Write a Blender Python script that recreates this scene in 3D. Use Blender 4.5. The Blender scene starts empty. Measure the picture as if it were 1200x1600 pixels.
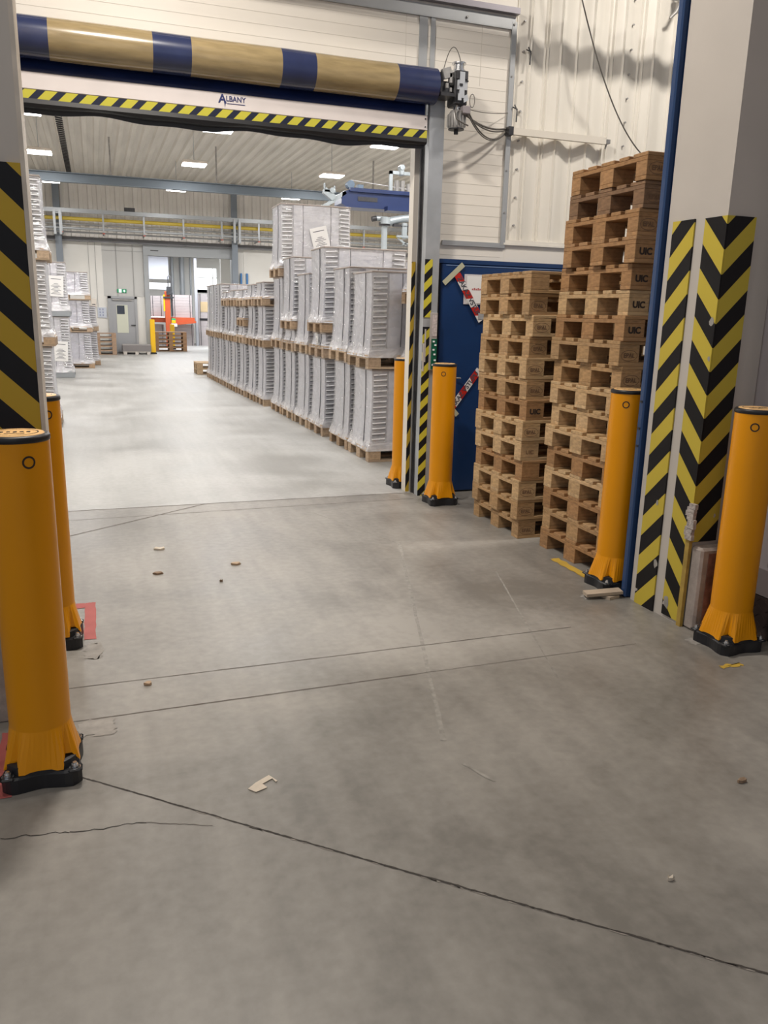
import bpy, bmesh, math, random
from mathutils import Vector, Matrix
random.seed(7)
S = bpy.context.scene
C = S.collection

# ------------------------------------------------------------ camera, world, exposure, lamps
YAW, PITCH, ROLL = math.radians(19.65), math.radians(13.9), math.radians(1.34)
d = Vector((math.sin(YAW)*math.cos(PITCH), math.cos(YAW)*math.cos(PITCH), -math.sin(PITCH)))
r0 = Vector((math.cos(YAW), -math.sin(YAW), 0)); u0 = r0.cross(d)
r = r0*math.cos(ROLL) + u0*math.sin(ROLL); u = -r0*math.sin(ROLL) + u0*math.cos(ROLL)
cam = bpy.data.objects.new('camera', bpy.data.cameras.new('camera')); C.objects.link(cam)
cam.matrix_world = Matrix(((r.x, u.x, -d.x, 0), (r.y, u.y, -d.y, 0), (r.z, u.z, -d.z, 1.6), (0, 0, 0, 1)))
cam.data.sensor_fit = 'VERTICAL'; cam.data.sensor_height = 36; cam.data.sensor_width = 27
cam.data.lens = 36*1250/1600; cam.data.clip_start = 0.05; cam.data.clip_end = 200
S.camera = cam
S.view_settings.view_transform = 'Standard'; S.view_settings.look = 'None'
S.view_settings.gamma = 1; S.view_settings.use_curve_mapping = False
S.view_settings.exposure = 0.0
w = bpy.data.worlds.new('world'); S.world = w; w.use_nodes = True
w.node_tree.nodes['Background'].inputs[0].default_value = (0.85, 0.9, 1.0, 1)
w.node_tree.nodes['Background'].inputs[1].default_value = 0.5

def area(name, loc, sx, sy, power, col=(1, 0.96, 0.9), rot=(0, 0, 0)):
    l = bpy.data.lights.new(name, 'AREA'); l.shape = 'RECTANGLE'; l.size = sx; l.size_y = sy
    l.energy = power; l.color = col
    o = bpy.data.objects.new(name, l); o.location = loc; o.rotation_euler = rot; C.objects.link(o)
    return o
HALL_W, NEAR_W = 95, 180
LAMP_X = (-1.05, 2.62, 6.27, 9.9); LAMP_Y = (9.2, 13.6, 18.0, 22.4, 27.2)
for y in LAMP_Y:
    for x in LAMP_X:
        area('hall_light', (x, y, 5.17), .56, .42, HALL_W, (1, .975, .95))
NEAR_LAMPS = [(0.3, 4.4, 5.3, .92), (4.9, 4.7, 5.7, .70), (-.8, 2.4, 6.0, .24), (-1.0, -2.2, 6.0, .30)]
for x, y, z, k in NEAR_LAMPS:
    area('passage_light', (x, y, z - .03), .5, .3, NEAR_W*k, (1, .93, .84))
area('dispatch_light', (3.4, 36.0, 3.9), 3.0, 3.0, 380, (.93, .96, 1))
area('dispatch_light', (8.0, 36.0, 3.9), 3.0, 3.0, 200, (.93, .96, 1))

# ------------------------------------------------------------ materials
MATS = {}
def nodes(name):
    m = bpy.data.materials.new(name); m.use_nodes = True
    return m, m.node_tree, m.node_tree.nodes['Principled BSDF']
def lnk(t, a, b): t.links.new(a, b)
def mat(name, col, rough=.5, metal=0, noise=0, nscale=6, bump=0, bscale=40, stretch=(1, 1, 1), coat=0, tint=False, spec=.5):
    if name in MATS: return MATS[name]
    m, t, b = nodes(name)
    b.inputs['Base Color'].default_value = (*col, 1); b.inputs['Roughness'].default_value = rough
    b.inputs['Metallic'].default_value = metal; b.inputs['Coat Weight'].default_value = coat
    b.inputs['Specular IOR Level'].default_value = spec
    tc = t.nodes.new('ShaderNodeTexCoord'); mp = t.nodes.new('ShaderNodeMapping')
    mp.inputs['Scale'].default_value = stretch; lnk(t, tc.outputs['Object'], mp.inputs[0])
    out = None
    if noise:
        n = t.nodes.new('ShaderNodeTexNoise'); n.inputs['Scale'].default_value = nscale; n.inputs['Detail'].default_value = 6
        lnk(t, mp.outputs[0], n.inputs['Vector'])
        rp = t.nodes.new('ShaderNodeValToRGB'); rp.color_ramp.elements[0].position = .3; rp.color_ramp.elements[1].position = .7
        rp.color_ramp.elements[0].color = (*[c*(1-noise) for c in col], 1)
        rp.color_ramp.elements[1].color = (*[min(1, c*(1+noise*.6)) for c in col], 1)
        lnk(t, n.outputs[0], rp.inputs[0]); out = rp.outputs[0]
    if tint:
        oi = t.nodes.new('ShaderNodeObjectInfo'); mx = t.nodes.new('ShaderNodeMixRGB'); mx.blend_type = 'MULTIPLY'
        mx.inputs[0].default_value = 1; lnk(t, oi.outputs['Color'], mx.inputs[1])
        if out: lnk(t, out, mx.inputs[2])
        else: mx.inputs[2].default_value = (*col, 1)
        out = mx.outputs[0]
    if out: lnk(t, out, b.inputs['Base Color'])
    if bump:
        n2 = t.nodes.new('ShaderNodeTexNoise'); n2.inputs['Scale'].default_value = bscale; n2.inputs['Detail'].default_value = 4
        lnk(t, mp.outputs[0], n2.inputs['Vector'])
        bp = t.nodes.new('ShaderNodeBump'); bp.inputs['Strength'].default_value = bump; bp.inputs['Distance'].default_value = .01
        lnk(t, n2.outputs[0], bp.inputs['Height']); lnk(t, bp.outputs[0], b.inputs['Normal'])
    MATS[name] = m
    return m
def emit(name, col, s):
    if name in MATS: return MATS[name]
    m, t, b = nodes(name)
    b.inputs['Base Color'].default_value = (*col, 1); b.inputs['Emission Color'].default_value = (*col, 1)
    b.inputs['Emission Strength'].default_value = s; MATS[name] = m
    return m
def hazard(name, axis, k, c0, P, ya=(.50, .33, .035), ka=(.012, .012, .014), duty=.5, wear=.5):
    """diagonal bands: dark / yellow, from z + k*axis, in the object's own metres"""
    if name in MATS: return MATS[name]
    m, t, b = nodes(name); b.inputs['Roughness'].default_value = .5; b.inputs['Specular IOR Level'].default_value = .22
    tc = t.nodes.new('ShaderNodeTexCoord'); sp = t.nodes.new('ShaderNodeSeparateXYZ'); lnk(t, tc.outputs['Object'], sp.inputs[0])
    def M(op, a, c):
        n = t.nodes.new('ShaderNodeMath'); n.operation = op
        for i, v in enumerate((a, c)):
            if v is None: continue
            if isinstance(v, (int, float)): n.inputs[i].default_value = v
            else: lnk(t, v, n.inputs[i])
        return n.outputs[0]
    v = M('MULTIPLY', sp.outputs[axis], k); v = M('ADD', v, sp.outputs['Z']); v = M('SUBTRACT', v, c0)
    v = M('DIVIDE', v, P); v = M('FRACT', v, None); g = M('GREATER_THAN', v, 1-duty)
    mx = t.nodes.new('ShaderNodeMixRGB'); mx.inputs[1].default_value = (*ka, 1); mx.inputs[2].default_value = (*ya, 1); lnk(t, g, mx.inputs[0])
    n = t.nodes.new('ShaderNodeTexNoise'); n.inputs['Scale'].default_value = 9; n.inputs['Detail'].default_value = 8; lnk(t, tc.outputs['Object'], n.inputs['Vector'])
    zz = M('MULTIPLY', sp.outputs['Z'], .10); nn = M('SUBTRACT', n.outputs[0], zz)
    gg = M('GREATER_THAN', nn, .66 if wear else 9)
    mx2 = t.nodes.new('ShaderNodeMixRGB'); lnk(t, gg, mx2.inputs[0]); lnk(t, mx.outputs[0], mx2.inputs[1]); mx2.inputs[2].default_value = (.42, .38, .35, 1)
    lnk(t, mx2.outputs[0], b.inputs['Base Color']); MATS[name] = m
    return m

def floor_mat(name, c1, c2, rough):
    m, t, b = nodes(name)
    tc = t.nodes.new('ShaderNodeTexCoord')
    n1 = t.nodes.new('ShaderNodeTexNoise'); n1.inputs['Scale'].default_value = .9; n1.inputs['Detail'].default_value = 9; n1.inputs['Roughness'].default_value = .6; n1.inputs['Distortion'].default_value = .6
    n2 = t.nodes.new('ShaderNodeTexNoise'); n2.inputs['Scale'].default_value = 22; n2.inputs['Detail'].default_value = 8
    mp = t.nodes.new('ShaderNodeMapping'); mp.inputs['Rotation'].default_value = (0, 0, .25); mp.inputs['Scale'].default_value = (5, .35, 1)
    n3 = t.nodes.new('ShaderNodeTexNoise'); n3.inputs['Scale'].default_value = 1.6; n3.inputs['Detail'].default_value = 8
    for n in (n1, n2): lnk(t, tc.outputs['Object'], n.inputs['Vector'])
    lnk(t, tc.outputs['Object'], mp.inputs[0]); lnk(t, mp.outputs[0], n3.inputs['Vector'])
    a = t.nodes.new('ShaderNodeMath'); a.operation = 'MULTIPLY_ADD'; a.inputs[1].default_value = .28; lnk(t, n2.outputs[0], a.inputs[0]); lnk(t, n1.outputs[0], a.inputs[2])
    a2 = t.nodes.new('ShaderNodeMath'); a2.operation = 'MULTIPLY_ADD'; a2.inputs[1].default_value = .28; lnk(t, n3.outputs[0], a2.inputs[0]); lnk(t, a.outputs[0], a2.inputs[2])
    rp = t.nodes.new('ShaderNodeValToRGB'); rp.color_ramp.elements[0].position = .62; rp.color_ramp.elements[1].position = .94
    rp.color_ramp.elements[0].color = (*c1, 1); rp.color_ramp.elements[1].color = (*c2, 1); lnk(t, a2.outputs[0], rp.inputs[0]); lnk(t, rp.outputs[0], b.inputs['Base Color'])
    r2 = t.nodes.new('ShaderNodeMapRange'); r2.inputs[1].default_value = .3; r2.inputs[2].default_value = .7; r2.inputs[3].default_value = rough-.08; r2.inputs[4].default_value = rough+.12
    lnk(t, n1.outputs[0], r2.inputs[0]); lnk(t, r2.outputs[0], b.inputs['Roughness'])
    bp = t.nodes.new('ShaderNodeBump'); bp.inputs['Strength'].default_value = .12; bp.inputs['Distance'].default_value = .004; lnk(t, n2.outputs[0], bp.inputs['Height']); lnk(t, bp.outputs[0], b.inputs['Normal'])
    return m
def film_mat():
    m, t, b = nodes('stretch_film')
    out = t.nodes['Material Output']
    b.inputs['Base Color'].default_value = (.86, .86, .9, 1); b.inputs['Roughness'].default_value = .16; b.inputs['Specular IOR Level'].default_value = .8
    tr = t.nodes.new('ShaderNodeBsdfTransparent'); mx = t.nodes.new('ShaderNodeMixShader'); gl = t.nodes.new('ShaderNodeBsdfGlossy'); mg = t.nodes.new('ShaderNodeMixShader')
    gl.inputs['Roughness'].default_value = .14
    tc = t.nodes.new('ShaderNodeTexCoord'); mp = t.nodes.new('ShaderNodeMapping'); mp.inputs['Scale'].default_value = (2.2, 2.2, 2.5)
    n = t.nodes.new('ShaderNodeTexNoise'); n.inputs['Scale'].default_value = 1.6; n.inputs['Detail'].default_value = 6; n.inputs['Distortion'].default_value = 1.2
    lnk(t, tc.outputs['Object'], mp.inputs[0]); lnk(t, mp.outputs[0], n.inputs['Vector'])
    mr = t.nodes.new('ShaderNodeMapRange'); mr.inputs[1].default_value = .42; mr.inputs[2].default_value = .8; mr.inputs[3].default_value = .05; mr.inputs[4].default_value = .32
    sp = t.nodes.new('ShaderNodeSeparateXYZ'); lnk(t, tc.outputs['Object'], sp.inputs[0])
    ft = t.nodes.new('ShaderNodeMapRange'); ft.inputs[1].default_value = .16; ft.inputs[2].default_value = .28; ft.inputs[3].default_value = .40; ft.inputs[4].default_value = 0.0; lnk(t, sp.outputs['Z'], ft.inputs[0])
    ad = t.nodes.new('ShaderNodeMath'); ad.operation = 'ADD'; ad.use_clamp = True
    lnk(t, n.outputs[0], mr.inputs[0]); lnk(t, mr.outputs[0], ad.inputs[0]); lnk(t, ft.outputs[0], ad.inputs[1]); lnk(t, ad.outputs[0], mx.inputs[0])
    n3 = t.nodes.new('ShaderNodeTexNoise'); n3.inputs['Scale'].default_value = 5; n3.inputs['Detail'].default_value = 5; n3.inputs['Distortion'].default_value = .8
    mp3 = t.nodes.new('ShaderNodeMapping'); mp3.inputs['Scale'].default_value = (1, 1, 2.6); lnk(t, tc.outputs['Object'], mp3.inputs[0]); lnk(t, mp3.outputs[0], n3.inputs['Vector'])
    bp = t.nodes.new('ShaderNodeBump'); bp.inputs['Strength'].default_value = .9; bp.inputs['Distance'].default_value = .035; lnk(t, n3.outputs[0], bp.inputs['Height']); lnk(t, bp.outputs[0], b.inputs['Normal']); lnk(t, bp.outputs[0], gl.inputs['Normal'])
    mg.inputs[0].default_value = .26; lnk(t, tr.outputs[0], mg.inputs[1]); lnk(t, gl.outputs[0], mg.inputs[2])
    lnk(t, mg.outputs[0], mx.inputs[1]); lnk(t, b.outputs[0], mx.inputs[2]); lnk(t, mx.outputs[0], out.inputs[0])
    MATS['film'] = m
    return m

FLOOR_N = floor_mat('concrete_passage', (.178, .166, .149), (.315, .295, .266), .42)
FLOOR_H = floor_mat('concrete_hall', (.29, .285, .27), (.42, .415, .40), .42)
PANEL = mat('sandwich_panel', (.78, .73, .655), .5, noise=.03, nscale=2)
CORR = mat('corrugated_sheet', (.78, .74, .665), .42, noise=.06, nscale=2, stretch=(4, 4, .3))
GALV = mat('galvanised_steel', (.44, .46, .485), .42, .35, noise=.15, nscale=5)
FLASH = mat('zinc_flashing', (.40, .41, .42), .4, .3, noise=.08, nscale=4)
WHITEP = mat('white_paint', (.72, .66, .60), .45, noise=.04, nscale=3)
BLUEM = mat('blue_painted_steel', (.008, .036, .125), .35, noise=.15, nscale=3)
BLUEPOST = mat('blue_post_paint', (.018, .05, .14), .3)
BLUEPVC = mat('navy_pvc', (.028, .038, .10), .25, noise=.15, nscale=6, coat=.3)
GOLDPVC = mat('amber_window_pvc', (.33, .25, .13), .22, noise=.22, nscale=9, stretch=(.6, 3, 3), coat=.5)
BLACK = mat('black_rubber', (.012, .012, .015), .42)
DARK = mat('dark_metal', (.05, .05, .055), .4, .3, noise=.3, nscale=20)
ALU = mat('cast_aluminium', (.36, .35, .34), .42, .3, noise=.2, nscale=14)
CHROME = mat('bright_steel', (.7, .71, .73), .2, .9)
BOLL = mat('bollard_amber_plastic', (.74, .29, .002), .36, noise=.03, nscale=3, spec=.3)
BOLLTOP = mat('bollard_cap_face', (.85, .52, .22), .45, noise=.1, nscale=10)
WOOD = mat('pallet_wood', (.88, .88, .88), .72, noise=.30, nscale=3, stretch=(2, 14, 14), bump=.25, bscale=10, tint=True)
WOODB = mat('pallet_block_wood', (.84, .82, .80), .78, noise=.30, nscale=7, stretch=(3, 3, 9), bump=.2, bscale=20, tint=True)
STAMP = mat('burned_stamp', (.03, .018, .012), .8)
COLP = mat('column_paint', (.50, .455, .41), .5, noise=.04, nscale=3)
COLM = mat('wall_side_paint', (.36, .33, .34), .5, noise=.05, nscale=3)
CONC = mat('bare_concrete', (.34, .29, .26), .8, noise=.25, nscale=12, bump=.5, bscale=30)
BRICK = mat('chipped_red_concrete', (.22, .10, .07), .85, noise=.45, nscale=14, bump=.6, bscale=30)
SHEET = mat('stacked_sheet_faces', (.65, .655, .71), .42, noise=.07, nscale=4, stretch=(3, 3, .6), coat=.35, tint=True)
SHEETD = mat('tray_gap_shade', (.10, .10, .115), .32, noise=.12, nscale=5, coat=.4, tint=True)  # tray plates coloured dark to stand for the shade in the gaps
LIP = mat('tray_lip', (.92, .92, .95), .2, coat=.5)
STRAP = mat('dark_strap', (.06, .06, .075), .4)
CARD = mat('cardboard_cap', (.36, .31, .28), .7, noise=.1, nscale=6)
PAPER = mat('paper', (.80, .79, .78), .6)
INK = mat('ink', (.06, .06, .08), .7)
FILM = film_mat()
YEL = mat('safety_yellow', (.85, .50, .01), .35)
YPIPE = mat('yellow_pipe', (.62, .46, .06), .4)
ORANGE = mat('stacker_orange', (.50, .09, .03), .4)
LAMPW = emit('lamp_diffuser', (1, .985, .96), 14)
SKYW = emit('bright_daylight_pane', (.93, .97, 1), 1.6)

# ------------------------------------------------------------ mesh helpers
class MB:
    def __init__(s): s.v = []; s.f = []; s.m = []; s.sm = []
    def add(s, vs, fs, mi=0, smooth=False):
        o = len(s.v); s.v += [tuple(p) for p in vs]
        for f in fs: s.f.append([i+o for i in f]); s.m.append(mi); s.sm.append(smooth)
    def box(s, x0, x1, y0, y1, z0, z1, mi=0, bev=0):
        if bev <= 0:
            vs = [(x, y, z) for z in (z0, z1) for y in (y0, y1) for x in (x0, x1)]
            s.add(vs, [(0, 2, 3, 1), (4, 5, 7, 6), (0, 1, 5, 4), (1, 3, 7, 5), (3, 2, 6, 7), (2, 0, 4, 6)], mi); return
        bm = bmesh.new(); bmesh.ops.create_cube(bm, size=1)
        for v in bm.verts: v.co = ((x0+x1)/2+v.co.x*(x1-x0), (y0+y1)/2+v.co.y*(y1-y0), (z0+z1)/2+v.co.z*(z1-z0))
        bmesh.ops.bevel(bm, geom=bm.edges[:], offset=bev, segments=1, affect='EDGES')
        bm.verts.index_update(); s.add([v.co[:] for v in bm.verts], [[v.index for v in f.verts] for f in bm.faces], mi); bm.free()
    def obox(s, c, ax, ay, az, mi=0):
        """box from centre and three half vectors"""
        c, ax, ay, az = map(Vector, (c, ax, ay, az))
        vs = [c+ax*i+ay*j+az*k for k in (-1, 1) for j in (-1, 1) for i in (-1, 1)]
        s.add(vs, [(0, 2, 3, 1), (4, 5, 7, 6), (0, 1, 5, 4), (1, 3, 7, 5), (3, 2, 6, 7), (2, 0, 4, 6)], mi)
    def tube(s, pts, rad, n=10, mi=0, caps=True):
        pts = [Vector(p) for p in pts]; rs = rad if isinstance(rad, (list, tuple)) else [rad]*len(pts)
        vs = []; up = None
        for i, p in enumerate(pts):
            a = pts[max(0, i-1)]; b = pts[min(len(pts)-1, i+1)]; t = (b-a).normalized()
            if up is None: up = t.orthogonal().normalized()
            up = (up - t*up.dot(t)).normalized(); s2 = t.cross(up)
            for k in range(n):
                an = 2*math.pi*k/n; vs.append(p+(up*math.cos(an)+s2*math.sin(an))*rs[i])
        fs = [(i*n+k, i*n+(k+1) % n, (i+1)*n+(k+1) % n, (i+1)*n+k) for i in range(len(pts)-1) for k in range(n)]
        s.add(vs, fs, mi, True)
        if caps:
            s.add([vs[k] for k in range(n)], [list(range(n))[::-1]], mi); s.add([vs[(len(pts)-1)*n+k] for k in range(n)], [list(range(n))], mi)
    def loft(s, rings, mi=0, cap0=True, cap1=True, smooth=False):
        n = len(rings[0]); vs = [p for r_ in rings for p in r_]
        s.add(vs, [(i*n+k, i*n+(k+1) % n, (i+1)*n+(k+1) % n, (i+1)*n+k) for i in range(len(rings)-1) for k in range(n)], mi, smooth)
        if cap0: s.add(rings[0], [list(range(n))[::-1]], mi)
        if cap1: s.add(rings[-1], [list(range(n))], mi)
    def prism(s, poly, axis, a, b, mi=0):
        """extrude a 2D polygon along axis"""
        def P(p, h):
            return {'X': (h, p[0], p[1]), 'Y': (p[0], h, p[1]), 'Z': (p[0], p[1], h)}[axis]
        s.loft([[P(p, a) for p in poly], [P(p, b) for p in poly]], mi)
    def mesh(s, name, mats):
        me = bpy.data.meshes.new(name); me.from_pydata([tuple(v) for v in s.v], [], s.f)
        for m in (mats if isinstance(mats, (list, tuple)) else [mats]): me.materials.append(m)
        me.polygons.foreach_set('material_index', s.m); me.polygons.foreach_set('use_smooth', s.sm)
        bm = bmesh.new(); bm.from_mesh(me); bmesh.ops.recalc_face_normals(bm, faces=bm.faces[:]); bm.to_mesh(me); bm.free()
        me.update(); return me
    def build(s, name, mats, parent=None, loc=None):
        o = bpy.data.objects.new(name, s.mesh(name, mats)); C.objects.link(o)
        if parent: o.parent = parent
        if loc: o.location = loc
        return o
def tag(o, label=None, cat=None, group=None, kind=None):
    if label: o['label'] = label
    if cat: o['category'] = cat
    if group: o['group'] = group
    if kind: o['kind'] = kind
    return o
def thing(name, label, cat, loc=(0, 0, 0), rz=0, group=None):
    o = bpy.data.objects.new(name, None); o.empty_display_size = .2; C.objects.link(o)
    o.location = loc; o.rotation_euler = (0, 0, rz)
    return tag(o, label, cat, group)
def link_mesh(name, me, parent, loc=(0, 0, 0), col=None):
    o = bpy.data.objects.new(name, me); C.objects.link(o); o.parent = parent; o.location = loc
    if col: o.color = (*col, 1)
    return o
def dup(root, loc, rz=0, label=None, group=None, tints=None):
    q = root.copy(); C.objects.link(q); q.location = loc; q.rotation_euler = (0, 0, rz)
    if label: q['label'] = label
    if group: q['group'] = group
    def rec(a, b):
        for ch in list(a.children):
            c = ch.copy(); C.objects.link(c); c.parent = b
            if tints: c.color = tints(c)
            rec(ch, c)
    rec(root, q); return q
def text_mesh(name, s, size, m, extrude=.0006, bold=0):
    cu = bpy.data.curves.new(name, 'FONT'); cu.body = s; cu.size = size; cu.extrude = extrude; cu.align_x = 'CENTER'; cu.align_y = 'CENTER'; cu.offset = bold
    o = bpy.data.objects.new(name, cu); C.objects.link(o)
    bpy.context.view_layer.update()
    me = bpy.data.meshes.new_from_object(o.evaluated_get(bpy.context.evaluated_depsgraph_get()))
    bpy.data.objects.remove(o); me.name = name; me.materials.clear(); me.materials.append(m)
    return me
def place_text(name, me, parent, loc, rx=math.pi/2, ry=0, rz=0):
    o = bpy.data.objects.new(name, me); C.objects.link(o); o.parent = parent; o.location = loc
    o.rotation_euler = (rx, ry, rz); return o
def struct(name, mb, m, parent=None):
    o = mb.build(name, m, parent)
    if not parent: tag(o, kind='structure')
    return o

# ------------------------------------------------------------ floor
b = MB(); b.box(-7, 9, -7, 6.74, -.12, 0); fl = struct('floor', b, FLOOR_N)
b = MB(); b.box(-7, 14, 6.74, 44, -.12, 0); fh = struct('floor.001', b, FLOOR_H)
def joint(p0, p1, wd, jit=0, name='expansion_joint', m=None, n=60):
    b = MB(); p0, p1 = Vector(p0), Vector(p1); t = (p1-p0).normalized(); q = Vector((-t.y, t.x))
    L = []; R_ = []
    off = 0
    for i in range(n+1):
        p = p0.lerp(p1, i/n); off = off*.6 + random.uniform(-jit, jit); ww = wd*random.uniform(.6, 1.3)/2
        a = p+q*(off+ww); c = p+q*(off-ww); L.append((a.x, a.y, .0012)); R_.append((c.x, c.y, .0012))
    for i in range(n): b.add([L[i], L[i+1], R_[i+1], R_[i]], [(0, 1, 2, 3)])
    return b.build(name, m or mat('joint_dark', (.05, .043, .038), .9), fl)
JS = mat('joint_faint', (.14, .12, .105), .9)
joint((-.16, 2.715), (.72, 1.94), .006, .0008, n=120); joint((.72, 1.94), (1.62, 1.16), .007, .0012, n=120)
joint((-.2, 3.428), (2.3, 3.43), .005, .001, m=JS); joint((-.2, 3.117), (1.3, 3.133), .007, .001, m=JS); joint((1.3, 3.133), (2.5, 3.14), .003, .001, m=JS)
joint((-.27, 5.954), (.79, 6.73), .012, .001, m=JS); joint((-.3, 6.42), (2.6, 6.5), .006, .002, m=JS)
joint((-.3, 6.73), (2.63, 6.74), .012, .002, m=JS)
b = MB()
joint((-.37, 2.417), (-.17, 2.386), .004, .006, 'floor_crack', n=14); joint((-.17, 2.386), (.06, 2.364), .004, .006, 'floor_crack', n=16); joint((.06, 2.364), (.26, 2.286), .003, .004, 'floor_crack', JS, n=14)
TR = mat('tyre_trail', (.285, .268, .24), .6, noise=.25, nscale=30)
joint((1.98, 5.2), (1.18, 2.55), .018, .002, 'tyre_trail', TR, 40); joint((1.60, 6.2), (1.95, 5.2), .012, .002, 'tyre_trail', TR, 20); joint((2.35, 4.4), (1.9, 2.9), .010, .002, 'tyre_trail', TR, 30)
joint((1.18, 2.38), (1.24, 2.24), .012, .002, 'scuff', TR, 8); joint((.95, 1.25), (1.10, 1.15), .006, .001, 'scuff', TR, 8)
CH = mat('chipped_edge', (.30, .27, .24), .9)
for i in range(26):
    f = random.uniform(.2, 1); x = -.16+(1.62+.16)*f; y = (2.715+(x+.16)*(-.775/.88)) if x < .72 else (1.94+(x-.72)*(-.78/.9))
    l_ = random.uniform(.01, .04); joint((x, y-.006), (x+l_, y-.006-l_*.87), .004, .001, 'joint_chip', CH, 4)
# pale patched spots by the walls
def patch(name, x0, x1, y0, y1, m, z=.0016, parent=fl, jag=.012):
    b = MB(); n = 9; pts = []
    for a, c in (((x0, y0), (x1, y0)), ((x1, y0), (x1, y1)), ((x1, y1), (x0, y1)), ((x0, y1), (x0, y0))):
        for i in range(n): pts.append((a[0]+(c[0]-a[0])*i/n+random.uniform(-jag, jag), a[1]+(c[1]-a[1])*i/n+random.uniform(-jag, jag), z))
    b.add(pts, [list(range(len(pts)))]); return b.build(name, m, parent)
LIME = mat('lime_residue', (.31, .29, .265), .85, noise=.2, nscale=20)
patch('mortar_patch', -.15, -.02, 2.98, 3.11, LIME); patch('mortar_patch', -.14, -.06, 3.72, 3.9, LIME); patch('mortar_patch', 2.78, 2.86, 3.04, 3.12, LIME, jag=.01)
patch('mortar_patch', 2.62, 2.72, 3.78, 3.86, LIME, jag=.012)
REDT = mat('faded_red_floor_paint', (.42, .10, .09), .7, noise=.12, nscale=8)
patch('red_floor_marking', -.145, -.09, 3.96, 4.5, REDT, z=.002, jag=.003); patch('red_floor_marking', -.34, -.145, 4.42, 4.5, REDT, z=.002, jag=.003)
patch('red_floor_marking', -.6, -.36, 2.64, 2.72, REDT, z=.002, jag=.004); patch('red_floor_marking', -.43, -.385, 2.72, 3.1, REDT, z=.002, jag=.003)
YT = mat('worn_yellow_floor_paint', (.55, .36, .05), .7, noise=.15, nscale=8)
patch('yellow_floor_line', 2.835, 2.9, 4.1, 4.55, YT, z=.002, jag=.008)
patch('yellow_floor_line', 2.72, 2.84, 2.77, 2.80, YT, z=.002, jag=.008)

# ------------------------------------------------------------ left wall end with stripes
b = MB(); b.box(-6, -.212, 3.22, 3.44, 0, 6.2)
wl = struct('wall_left', b, COLP)
b = MB(); b.box(-.62, -.212, 3.205, 3.219, .5, 2.075); b.build('hazard_band', hazard('hazard_left', 'X', 1, 1.708, .2225), wl)
b = MB(); b.box(-.9, -.215, 3.19, 3.219, 0, .48, bev=.006); b.build('plinth', CONC, wl)
b = MB(); b.box(-.211, -.196, 3.20, 3.26, 0, 6.2); b.box(-.211, -.200, 3.262, 3.44, 0, 6.2)
b.build('corner_trim', mat('trim_beige', (.60, .53, .45), .5, noise=.15, nscale=9), wl)
b = MB()
for z0, z1, wd in ((1.02, 1.10, .016), (.88, .99, .018), (.70, .77, .014), (.55, .60, .012), (.30, .36, .014), (.1, .17, .02)):
    b.box(-.1995, -.1985+.001, 3.27, 3.27+wd*2, z0, z1)
b.build('chipped_paint', BLACK, wl)
# ------------------------------------------------------------ right column
b = MB(); b.box(2.885, 3.19, 3.285, 3.72, 0, 6.2); wc = struct('trim_1', b, COLP)
b = MB(); b.box(2.876, 2.884, 3.507, 3.672, 0, 2.10); b.build('hazard_band', hazard('hazard_band_far', 'Y', 1, 5.357, .2335, ya=(.52, .40, .05), ka=(.008, .007, .008)), wc)
b = MB(); b.box(2.876, 2.884, 3.277, 3.43, 0.02, 2.095); b.build('hazard_band', hazard('hazard_band_corner', 'Y', -1, -1.571, .2335, ya=(.52, .40, .05), ka=(.008, .007, .008)), wc)
b = MB(); b.box(2.885, 3.05, 3.276, 3.284, .47, 2.095); b.build('hazard_band', hazard('hazard_band_front', 'X', -1, -.945, .2335, ya=(.52, .40, .05), ka=(.008, .007, .008)), wc)
b = MB(); b.box(2.872, 2.892, 3.27, 3.30, 0, .5); b.build('corner_edge_strip', mat('ochre_edge', (.38, .25, .05), .5, noise=.2, nscale=20), wc)
# torn damage patch on the corner
b = MB()
for i in range(9):
    z = .50+i*.021; wv = .02*math.sin(i*1.3)
    b.obox((2.872+wv*.1, 3.275+wv*.5, z), (.010, 0, 0), (0, .022+.008*random.random(), 0), (0, 0, .013))
b.build('torn_render_patch', mat('torn_plaster', (.42, .37, .34), .9, noise=.3, nscale=40, bump=.8, bscale=60), wc)
b = MB(); b.box(2.872, 2.884, 3.255, 3.275, .5, .68); b.build('chipped_corner', mat('pinkish_plaster', (.40, .30, .27), .9, noise=.3, nscale=30), wc)
for (y, z, s_) in ((3.30, 1.60, .02), (3.29, 1.42, .012), (3.56, .62, .012), (3.52, .28, .02), (3.40, .10, .03)):
    b = MB(); pts = [(2.8745, y+s_*random.uniform(.5, 1)*math.cos(a), z+1.6*s_*random.uniform(.5, 1)*math.sin(a)) for a in [i*.7 for i in range(9)]]
    b.add(pts, [list(range(9))]); b.build('paint_chip', LIME, wc)
b = MB(); b.box(2.893, 3.10, 3.19, 3.275, 0, .455, bev=.012)
b.build('plinth', [CONC], wc)
b = MB(); b.box(2.935, 3.10, 3.184, 3.189, .03, .43); b.build('plinth_brick_face', BRICK, wc)
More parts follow.
